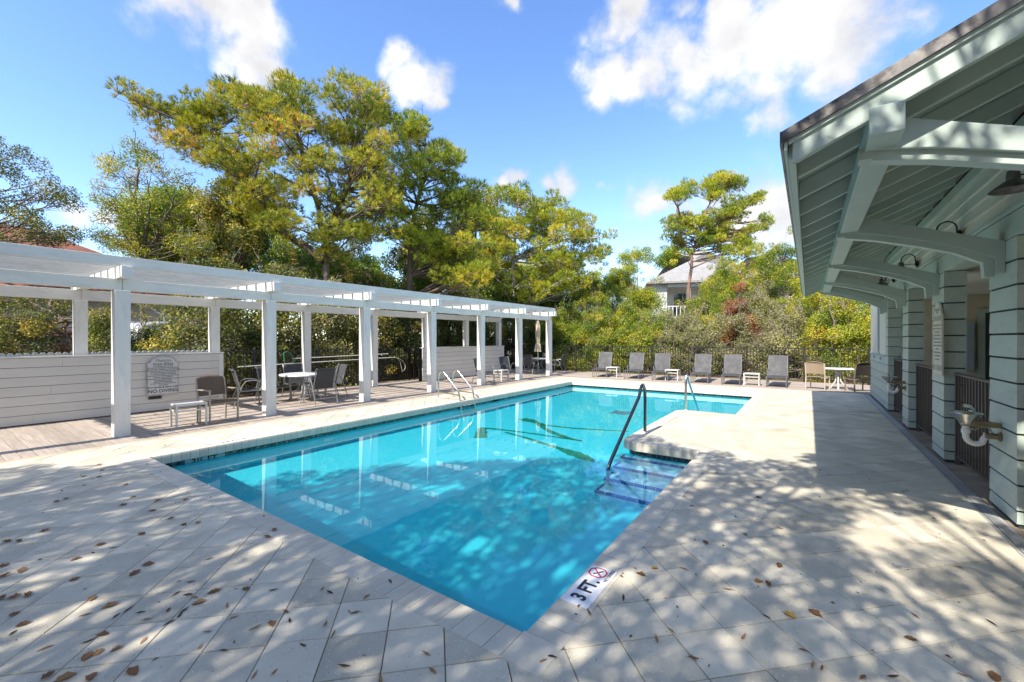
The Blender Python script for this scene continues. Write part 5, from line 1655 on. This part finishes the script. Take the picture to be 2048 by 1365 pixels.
bc = thing('blue_slat_bench', 'blue painted slat back bench half hidden by leaves beyond the near board wall', 'bench', (-21.2, 2.8, -.1), R(-8))
for k in range(2):
    y = -.62 + k * .66
    mb = MB(); mb.prism([(y, 1.18), (y + .58, 1.18), (y + .6, 1.75), (y + .5, 1.92), (y + .1, 1.92), (y - .02, 1.75)], -.03, .0, 'x'); mb.build('backrest', BLUEP, bc, bevel=.01)
    for q in range(4):
        mb = MB(); mb.box(.001, .02, y + .03 + q * .14, y + .14 + q * .14, 1.0, 1.8); mb.build('slat', BLUEP, bc, bevel=.004)
mb = MB(); mb.box(-.02, .5, -.66, .66, .86, .92); mb.build('seat', BLUEP, bc)
for x in (.0, .45):
    for y in (-.6, .6):
        mb = MB(); mb.box(x, x + .06, y - .03, y + .03, 0, .86); mb.build('leg', BLUEP, bc)

van = thing('parked_van', 'white rounded van parked beyond the near board wall, seen between trunks', 'van', (-20.2, 6.1, 0), R(115))
prof = [(-2.2, .35), (2.1, .35), (2.25, .7), (2.15, 1.05), (1.5, 1.2), (.9, 1.85), (.4, 2.08), (-1.2, 2.12), (-1.9, 2.0), (-2.25, 1.2)]
mb = MB(); mb.prism(prof, -.85, .85, 'y'); mb.build('body', CARW, van, smooth=True, bevel=.08)
for s in (-1, 1):
    for x0, x1 in ((-1.85, -.95), (-.88, .1), (.17, .95)):
        mb = MB(); mb.prism([(x0, 1.25), (x1, 1.25), (x1 - (.25 if x1 > .5 else 0), 1.8), (x0, 1.85)], s * .852, s * .862, 'y'); mb.build('window', GLASS, van)
    for x in (-1.4, 1.4):
        mb = MB(); mb.lathe([(.12, -.1), (.33, -.1), (.35, -.05), (.35, .05), (.33, .1), (.12, .1)], (0, 0, 0), 20)
        o = mb.build('wheel', RUBBER, van, smooth=True, loc=(x, s * .78, .34), rot=(R(90), 0, 0))
    mb = MB(); mb.box(2.18, 2.25, s * .55 - .12, s * .55 + .12, .78, .95); mb.build('headlight', SIGNW, van, bevel=.02)
mb = MB(); mb.add([(1.5, -.7, 1.24), (1.5, .7, 1.24), (.95, .62, 1.84), (.95, -.62, 1.84), (1.46, -.7, 1.2), (1.46, .7, 1.2), (.91, .62, 1.80), (.91, -.62, 1.80)], [(0, 1, 2, 3), (4, 7, 6, 5), (0, 4, 5, 1), (1, 5, 6, 2), (2, 6, 7, 3), (3, 7, 4, 0)])
for v_ in range(1): pass
mb.build('windscreen', GLASS, van)

# ------------------------------------------------------------------ trees and shrubs
rng = np.random.default_rng(5)
# big sand pine, left: crown outline measured at its own distance
T1 = 15.0
o1 = [(225, 178), (300, 205), (360, 235), (395, 190), (450, 165), (520, 195), (565, 165), (640, 175), (700, 170), (760, 185), (800, 260), (770, 330), (790, 420), (740, 480), (640, 530), (560, 480), (470, 420), (455, 350), (400, 335), (330, 280), (270, 235)]
p1 = puffs_from_outline(o1, T1, 240, 1.0, .43, rng, .42)
for k in range(22):                                # the long limb is leafy to its tip
    f = k / 21
    p1.append((tuple(at(238 + 190 * f + random.uniform(-12, 12), 184 + 66 * f + random.uniform(-22, 10), T1 - .2 + random.uniform(-.3, .3))), random.uniform(.2, .3) + .1 * f))
b1 = at(660, 678, T1); b1 = (b1.x, b1.y, 0)
def tp(px, py, t): return tuple(at(px, py, t))
tree('pine_tree', 'largest sand pine with a long branch reaching left over the pergola', b1, None, p1, 'pine', LM_PINE, BARK, rng, tr=.15, dens=1.15, flat=.6, tb=.53, dead=60, hang=16,
     trunks=[[b1, tp(655, 560, T1), tp(640, 420, T1 + .1), tp(600, 300, T1), tp(580, 200, T1)], [tp(650, 520, T1), tp(545, 450, T1 - .2), tp(480, 340, T1 - .3), tp(380, 250, T1 - .3), tp(235, 182, T1 - .2)], [tp(650, 480, T1), tp(700, 360, T1 + .3), tp(720, 230, T1 + .4)]])
T2 = 17.0
o2 = [(770, 240), (830, 245), (870, 290), (905, 300), (925, 360), (970, 370), (990, 430), (975, 560), (900, 570), (830, 500), (770, 540), (740, 430), (760, 330)]
p2 = puffs_from_outline(o2, T2, 135, .9, .48, rng, .42)
b2 = at(816, 678, T2); b2 = (b2.x, b2.y, 0)
tree('pine_tree', 'dense dark green sand pine hung with yellow vines, right of the largest pine', b2, None, p2, 'pine', LM_PINE2, BARK, rng, tr=.15, dens=1.2, flat=.6, tb=.48, dead=40, hang=22,
     trunks=[[b2, tp(820, 500, T2), tp(840, 380, T2), tp(850, 270, T2)], [tp(820, 500, T2), tp(900, 470, T2 - .3), tp(960, 420, T2 - .3)]])
T3 = 23.0
o3 = [(985, 400), (1010, 372), (1060, 385), (1090, 410), (1100, 390), (1125, 395), (1150, 420), (1180, 440), (1185, 475), (1225, 465), (1215, 500), (1180, 530), (1160, 580), (1080, 600), (1000, 590), (960, 520), (965, 440)]
p3 = puffs_from_outline(o3, T3, 145, 1.1, .55, rng, .42)
b3 = at(1027, 678, T3); b3 = (b3.x, b3.y, 0)
tree('pine_tree', 'yellow green pine behind the far end of the pergola', b3, None, p3, 'pine', LM_PINE2, BARKP, rng, tr=.13, dens=1.0, flat=.55, leaf=.085, tb=.64, dead=40,
     trunks=[[b3, tp(1027, 540, T3), tp(1030, 460, T3), tp(1040, 385, T3)], [tp(1027, 520, T3), tp(1110, 480, T3), tp(1200, 475, T3)]])
# lone pine at the right
T6 = 27.0
o6 = [[(1405, 360), (1430, 347), (1460, 352), (1490, 365), (1478, 395), (1440, 405), (1410, 395)], [(1340, 375), (1390, 360), (1405, 380), (1370, 400), (1340, 400)], [(1450, 405), (1520, 385), (1525, 400), (1480, 425), (1450, 430)],
      [(1330, 470), (1385, 478), (1372, 512), (1335, 502)], [(1420, 480), (1500, 470), (1505, 500), (1440, 510)], [(1310, 450), (1370, 430), (1450, 420), (1535, 435), (1538, 455), (1480, 475), (1400, 470), (1345, 480)], [(1380, 475), (1440, 465), (1440, 485), (1390, 490)], [(1330, 395), (1360, 392), (1356, 405), (1335, 405)]]
p6 = []
for q, n in zip(o6, (46, 20, 24, 12, 16, 90, 20, 6)): p6 += puffs_from_outline(q, T6, n, .8, .38, rng, .28)
b6 = at(1378, 678, T6); b6 = (b6.x, b6.y, 0)
tree('pine_tree', 'lone flat topped pine with reddish trunk in front of the grey house', b6, None, p6, 'pine', LM_PINE2, BARKR, rng, tr=.125, dens=1.15, flat=.55, leaf=.08, tb=.6, dead=16,
     trunks=[[b6, tp(1378, 580, T6), tp(1384, 510, T6), tp(1398, 470, T6), tp(1412, 420, T6), tp(1440, 370, T6)], [tp(1390, 495, T6), tp(1440, 455, T6 - .4), tp(1510, 400, T6 - .4)], [tp(1398, 470, T6), tp(1360, 430, T6), tp(1345, 390, T6)]])
T7 = 25.5
o7 = [(1440, 520), (1480, 492), (1520, 500), (1530, 540), (1490, 590), (1440, 600), (1430, 560)]
p7 = puffs_from_outline(o7, T7, 34, .8, .42, rng, .45); b7 = at(1486, 678, T7); b7 = (b7.x, b7.y, 0)
tree('pine_tree', 'young bright green pine right of the lone flat topped pine', b7, None, p7, 'pine', LM_PINE2, BARKR, rng, tr=.07, dens=1.2, flat=.7, leaf=.085, tb=.5, trunks=[[b7, tp(1485, 560, T7), tp(1483, 495, T7)]])
# oak at the far left
T4 = 14.5
o4 = [(-120, 290), (-20, 270), (30, 285), (60, 310), (95, 318), (70, 345), (120, 355), (150, 390), (140, 420), (90, 440), (150, 465), (150, 485), (60, 490), (-120, 500)]
p4 = puffs_from_outline(o4, T4, 60, .9, .36, rng); b4 = at(-60, 678, T4); b4 = (b4.x, b4.y, 0)
tree('oak_tree', 'dark small leaved oak at the left edge above the pergola', b4, None, p4, 'leaf', LM_DARK, BARK, rng, tr=.11, dens=1.0, leaf=.07, tb=.45, flat=.75, trunks=[[b4, tp(-60, 560, T4), tp(-30, 430, T4), tp(0, 320, T4)]])
# sparse pale-stemmed tree
T5 = 15.5
o5 = [(165, 365), (205, 335), (240, 300), (270, 275), (310, 300), (330, 345), (380, 345), (410, 400), (430, 460), (400, 520), (300, 520), (190, 500), (180, 440), (205, 420)]
p5 = puffs_from_outline(o5, T5, 64, .9, .36, rng); b5 = at(283, 678, T5); b5 = (b5.x, b5.y, 0)
tree('bare_tree', 'half bare tree with pale forked stems and thin twigs left of the largest pine', b5, None, p5, 'leaf', LM_YEL, BARK, rng, tr=.08, dens=1.0, leaf=.065, tb=.52, flat=.8, twigs=9, dead=120,
     trunks=[[b5, tp(285, 560, T5), tp(283, 500, T5), tp(268, 420, T5), tp(275, 340, T5), tp(280, 280, T5)], [tp(283, 500, T5), tp(300, 440, T5), tp(297, 370, T5)], [tp(285, 530, T5), tp(330, 440, T5), tp(350, 390, T5)]])
# crooked trunk seen over the near wall, with leaves
b8 = at(160, 678, 13.2); b8 = (b8.x, b8.y, 0)
p8 = puffs_from_outline([(-30, 560), (0, 575), (60, 590), (150, 600), (240, 600), (250, 640), (215, 700), (170, 700), (120, 690), (40, 705), (-40, 700)], 13.4, 60, .5, .3, rng, .45)
tree('crooked_tree', 'small crooked grey tree leaning left just beyond the near board wall', b8, None, p8, 'leaf', LM_DARK, BARK, rng, tr=.075, dens=.95, leaf=.07, tb=.5, flat=.8, trunks=[[b8, tp(145, 690, 13.2), tp(125, 640, 13.2), tp(75, 610, 13.2), tp(10, 596, 13.2)], [tp(125, 645, 13.2), tp(100, 605, 13.3), tp(110, 570, 13.4)]])
b9 = at(393, 678, 14.0); b9 = (b9.x, b9.y, 0)
p9 = puffs_from_outline([(270, 600), (410, 600), (420, 640), (330, 640), (280, 660)], 14, 14, .4, .3, rng, .4)
tree('thin_tree', 'thin leaning trunk beyond the near board wall beside the rear pergola post', b9, None, p9, 'leaf', LM_DARK, BARKP, rng, tr=.075, dens=.45, leaf=.07, tb=.4, trunks=[[b9, tp(398, 700, 14), tp(388, 655, 14), tp(400, 610, 14), tp(385, 540, 14)], [tp(330, 740, 14.2), tp(338, 690, 14.2), tp(328, 630, 14.2)]])
# trees that close the view further back, left
BACK = [(330, 450, 19.5, 150, 130), (470, 440, 19.5, 150, 150), (620, 560, 20, 220, 110), (800, 575, 20.5, 220, 110), (945, 470, 25, 110, 170), (1010, 595, 25, 170, 90), (120, 600, 30, 150, 90), (430, 500, 24, 150, 160), (560, 520, 25, 150, 160), (700, 500, 27, 170, 170), (860, 500, 27, 150, 170), (960, 540, 30, 130, 140), (1090, 560, 34, 130, 110), (310, 560, 26, 130, 120)]
for k, (px, py, t, w, h) in enumerate(BACK):
    ol = [(px + w * .5 * math.cos(a) * random.uniform(.8, 1.1), py + h * .5 * math.sin(a) * random.uniform(.85, 1.1)) for a in np.linspace(0, 6.28, 13)[:-1]]
    pp = puffs_from_outline(ol, t, 34, 1.2, .75, rng, .45)
    bb = at(px, 678, t); bb = (bb.x, bb.y, 0)
    wl = ['between the half bare tree and the largest pine', 'below the long limb of the largest pine', 'low under the largest pine', 'low under the vine hung pine', 'filling the gap between two pines', 'low under the yellow green pine', 'far at the left edge', 'behind the half bare tree', 'behind the largest pine', 'behind the right half of the largest pine', 'behind the vine hung pine', 'left of the yellow green pine', 'right of the yellow green pine', 'low behind the pale forked stems'][k]
    tree('background_tree', 'leafy background tree ' + wl, bb, None, pp, 'leaf', (LM_YEL, LM_DARK, LM_VINE)[k % 3], BARK, rng, tr=.13, group='background trees behind the pergola', dens=.62, leaf=.13, tb=(.22, .5, .25)[k % 3], flat=.8, twigs=3, trunks=[[bb, tp(px, py + h * .3, t), tp(px + 10, py - h * .3, t)]])
# distant round trees near the house
for k, (px, py, t, w, h, lb) in enumerate(((1275, 525, 46, 70, 60, 'small distant round tree left of the grey hip roof'), (1225, 560, 42, 90, 60, 'distant olive trees low on the horizon left of the grey house'), (1335, 515, 40, 40, 40, 'small vine grown tree in front of the grey hip roof'),
                                           (1580, 560, 33, 110, 70, 'round tree under the eave right of the grey house'), (1660, 585, 36, 120, 60, 'background tree seen under the far end of the eave'), (1165, 580, 30, 110, 60, 'olive tree between the yellow green pine and the grey house'))):
    ol = [(px + w * .5 * math.cos(a), py + h * .5 * math.sin(a)) for a in np.linspace(0, 6.28, 13)[:-1]]
    pp = puffs_from_outline(ol, t, 22, 1.2, .6, rng, .4)
    bb = at(px, 678, t); bb = (bb.x, bb.y, 0)
    tree('distant_tree', lb, bb, None, pp, 'leaf', LM_VINE if k in (2, 3) else LM_PINE2, BARK, rng, tr=.1, dens=.5, leaf=.13, tb=.5, flat=.75, twigs=3, trunks=[[bb, tp(px, py, t)]])

# understory behind the side fence
US = [(-13.0, 4.9, 1.8, 2.2, 2.6, LM_DARK), (-13.3, 6.6, 2.0, 2.4, 3.2, LM_DARK), (-13.2, 8.4, 2.0, 2.4, 3.0, LM_DRY), (-13.4, 10.2, 2.2, 2.6, 3.4, LM_DARK), (-13.2, 12.0, 2.0, 2.4, 3.0, LM_OAK), (-13.3, 13.9, 2.2, 2.6, 3.4, LM_OAK),
      (-13.2, 15.8, 2.2, 2.6, 3.2, LM_OAK), (-15.2, 5.6, 2.6, 3.0, 4.2, LM_DARK), (-15.4, 8.2, 2.6, 3.2, 4.4, LM_DRY), (-15.6, 11.2, 2.8, 3.4, 4.6, LM_DARK), (-15.6, 14.4, 2.8, 3.4, 4.6, LM_OAK)]
UL = ['dark tangled shrub right of the near board wall', 'brown green thicket behind the round table', 'dry twiggy thicket behind the skimmer pole', 'dark leafy thicket behind the curved rescue hook', 'dark shrub behind the left end of the far board wall', 'dark evergreen shrub behind the middle of the far board wall',
      'dark evergreen shrub behind the closed umbrella', 'taller thicket further back behind the second pergola post', 'taller dry thicket further back behind the third pergola post', 'taller thicket further back behind the fourth pergola post', 'taller evergreen thicket further back behind the far board wall']
for (x, y, w, d, h, lm), lb in zip(US, UL):
    shrub(lb, x, y, w, d, h, lm, rng, name='understory_shrub', group='thicket behind the side fence', dens=.7, leaf=.085, tb=.5, twig=70)
# shrubs beyond the near wall
for (px, t, w, h, lm, lb) in ((30, 13.6, 2.2, 2.2, LM_DARK, 'dark green shrub at the left edge beyond the near board wall'), (205, 13.2, 1.3, 2.1, LM_YEL, 'yellow green shrub beyond the near wall between the first posts'), (330, 13.6, 1.6, 1.55, LM_VINE, 'low green shrub in front of the white van'), (150, 13.4, .9, 1.45, LM_RED, 'rust red bush at the foot of the crooked tree'), (260, 13.9, 1.0, 1.7, LM_DARK, 'dark bush beyond the near wall just left of the rules board')):
    q = at(px, 678, t)
    shrub(lb, q.x, q.y, w, w, h, lm, rng, name='wall_shrub', group='shrubs beyond the near board wall', dens=.5, leaf=.07, tb=.5, twig=24)
# hedge of shrubs behind the far fence
HS = [(-13.6, 24.5, 4.2, 3.0, 5.2, LM_OAK, .5, 'tall dim bush low behind the yellow green pine'), (-11.2, 24.8, 4.0, 3.0, 5.4, LM_VINE, .35, 'tall vine grown bush between the pergola end and the grey house'), (-12.6, 18.9, 2.6, 2.2, 3.4, LM_OAK, .5, 'dark evergreen shrub outside the far left fence corner'), (-14.6, 18.2, 3.0, 3.0, 4.4, LM_OAK, .5, 'tall dark thicket outside the far left fence corner'), (-12.4, 21.6, 3.4, 2.8, 4.4, LM_VINE, .42, 'tall dim vine mound behind the umbrella'), (-15.6, 17.2, 2.6, 3.0, 4.6, LM_DARK, .5, 'tall thicket behind the far board wall corner'), (-10.4, 19.3, 2.6, 2.2, 3.0, LM_VINE, .35, 'dark leafy shrub behind the last pergola post'), (-8.3, 19.5, 2.8, 2.4, 3.0, LM_VINE, .5, 'bright vine covered mound behind the leftmost lounger'), (-6.2, 19.4, 2.6, 2.2, 2.7, LM_VINE, .55, 'bright vine covered mound behind the second and third loungers'),
      (-9.6, 21.6, 3.2, 2.6, 4.2, LM_VINE, .6, 'tall vine mound right of the pergola end'), (-7.0, 21.9, 3.4, 2.6, 4.2, LM_VINE, .55, 'tall vine mound left of the pine trunk'), (-4.4, 19.5, 2.6, 2.2, 2.5, LM_DRY, .5, 'grey twiggy bush behind the fourth lounger'),
      (-2.6, 19.5, 2.4, 2.2, 2.5, LM_DRY, .55, 'grey twiggy bush behind the fifth lounger'), (-4.2, 21.9, 3.0, 2.6, 3.6, LM_VINE, .5, 'green bush below the lone pine'), (-1.9, 21.6, 2.6, 2.4, 3.6, LM_DRY, .6, 'dry bush with pale twigs below the young pine'),
      (-2.45, 20.7, 1.5, 1.2, 3.35, LM_RED, .5, 'rust coloured dead bush below the young pine'), (-.7, 19.6, 2.2, 2.2, 2.4, LM_DRY, .5, 'sparse bush behind the rightmost lounger'), (.9, 19.5, 2.2, 2.2, 3.0, LM_YEL, .55, 'yellow green bush behind the tan chair'),
      (2.6, 19.6, 2.4, 2.2, 3.2, LM_YEL, .5, 'yellow green bush beside the building corner'), (.4, 21.8, 3.0, 2.6, 4.2, LM_YEL, .55, 'tall yellow green bush under the end of the eave'), (3.4, 21.8, 3.0, 2.6, 4.4, LM_VINE, .5, 'tall green bush behind the building corner')]
HS += [(-9.9, 26.5, 3.6, 2.6, 6.2, LM_VINE, .5, 'tall vine grown bush covering the left wall of the grey house'), (-4.0, 25.8, 2.8, 2.4, 5.6, LM_VINE, .55, 'vine grown bush in front of the upstairs porch'), (-1.2, 25.4, 3.4, 2.4, 6.6, LM_VINE, .5, 'tall vine grown bush in front of the grey siding'), (1.4, 26.2, 3.2, 2.6, 6.6, LM_YEL, .45, 'tall yellow green bush under the eave beyond the grey siding')]
for x, y, w, d, h, lm, tb, lb in HS:
    dry = lm is LM_DRY
    shrub(lb, x, y, w, d, h, lm, rng, name='fence_shrub', group='shrubs behind the lounger fence', dens=.8 if dry else 1.5, leaf=.062, tb=tb, twig=240 if dry else 90)

# ------------------------------------------------------------------ trees behind the photographer that shade the near paving
def shade_limit(x):
    xs_ = [-10, -8.5, -7, -6, -5, -4, -2, 0, .3, 1.5, 3]
    ys_ = [.0, .5, 1.3, 2.7, 4.0, 4.9, 6.7, 6.2, 7.4, 7.8, 7.8]
    return float(np.interp(x, xs_, ys_))
def shade_puffs(n, xa, xb, gap, rng):
    out = []; tries = 0
    while len(out) < n and tries < 9000:
        tries += 1
        x = rng.uniform(xa, xb); y = rng.uniform(-2.5, 7.6)
        r = rng.uniform(.22, .44)
        if y > shade_limit(x) - r * .8: continue
        if min(math.hypot((x + 1.95) / .58, (y - 2.62) / .45), math.hypot((x + 1.5) / .24, (y - 3.4) / .24), math.hypot((x + 2.75) / .22, (y - 2.85) / .2), math.hypot((x + 2.4) / .2, (y - 3.9) / .2)) < 1: continue
        if any(math.hypot(x - q[2], y * .7 - q[3] * .7) < gap * (r + q[1]) for q in out): continue
        z = rng.uniform(4.7, 7.2)
        out.append(((x - .08 * z, y - .98 * z, z), r, x, y))
    return [(p[0], p[1]) for p in out]
for (xa, xb, n, gap, base, top, lb) in ((-9.5, -3.6, 200, .50, (-6.6, -8.0, 0), (-6.8, -4.6, 6.4), 'broad oak behind the photographer shading the left paving'), (-3.8, .2, 150, .58, (-2.2, -8.4, 0), (-2.6, -4.2, 6.5), 'broad oak behind the photographer shading the near pool end'), (-.2, 3.4, 88, .76, (2.0, -8.0, 0), (1.4, -4.4, 6.5), 'broad oak behind the photographer shading the walk by the pool house')):
    pp = shade_puffs(n, xa, xb, gap, rng)
    tree('shade_oak', lb, base, None, pp, 'leaf', LM_OAK, BARK, rng, tr=.16, group='oaks behind the photographer', dens=1.35, leaf=.095, tb=.5, flat=.7, twigs=2, trunks=[[base, (base[0], base[1] + .4, 2.8), ((base[0] + top[0]) / 2, (base[1] + top[1]) / 2, 5), top]])

# unseen trees added behind the photographer to darken every face turned that way
for k, (x, y, hh) in enumerate(((-22, -8, 10), (-17.5, -12, 10.5), (-13, -14, 10.5), (-8.5, -14.5, 10.5), (-4, -14.5, 10.5), (.5, -14.5, 10.5), (5, -14, 10.5), (9.5, -12.5, 10), (13.5, -9, 10))):
    pp = []
    for _ in range(46):
        a = rng.uniform(0, 6.28); q = rng.uniform(0, 1) ** .5
        zz = rng.uniform(.08, .93)
        pp.append(((x + math.cos(a) * q * 3.0, y + math.sin(a) * q * 2.0, zz * hh), rng.uniform(.8, 1.2)))
    tree('sky_block_tree', 'dense unseen tree added behind the photographer to block low sky', (x, y, 0), None, pp, 'leaf', LM_OAK, BARK, rng, tr=.2, group='unseen trees added to block the sky', dens=.16, leaf=.28, tb=.4, flat=.85, twigs=1, trunks=[[(x, y, 0), (x + .2, y, hh * .5), (x, y, hh * .85)]])
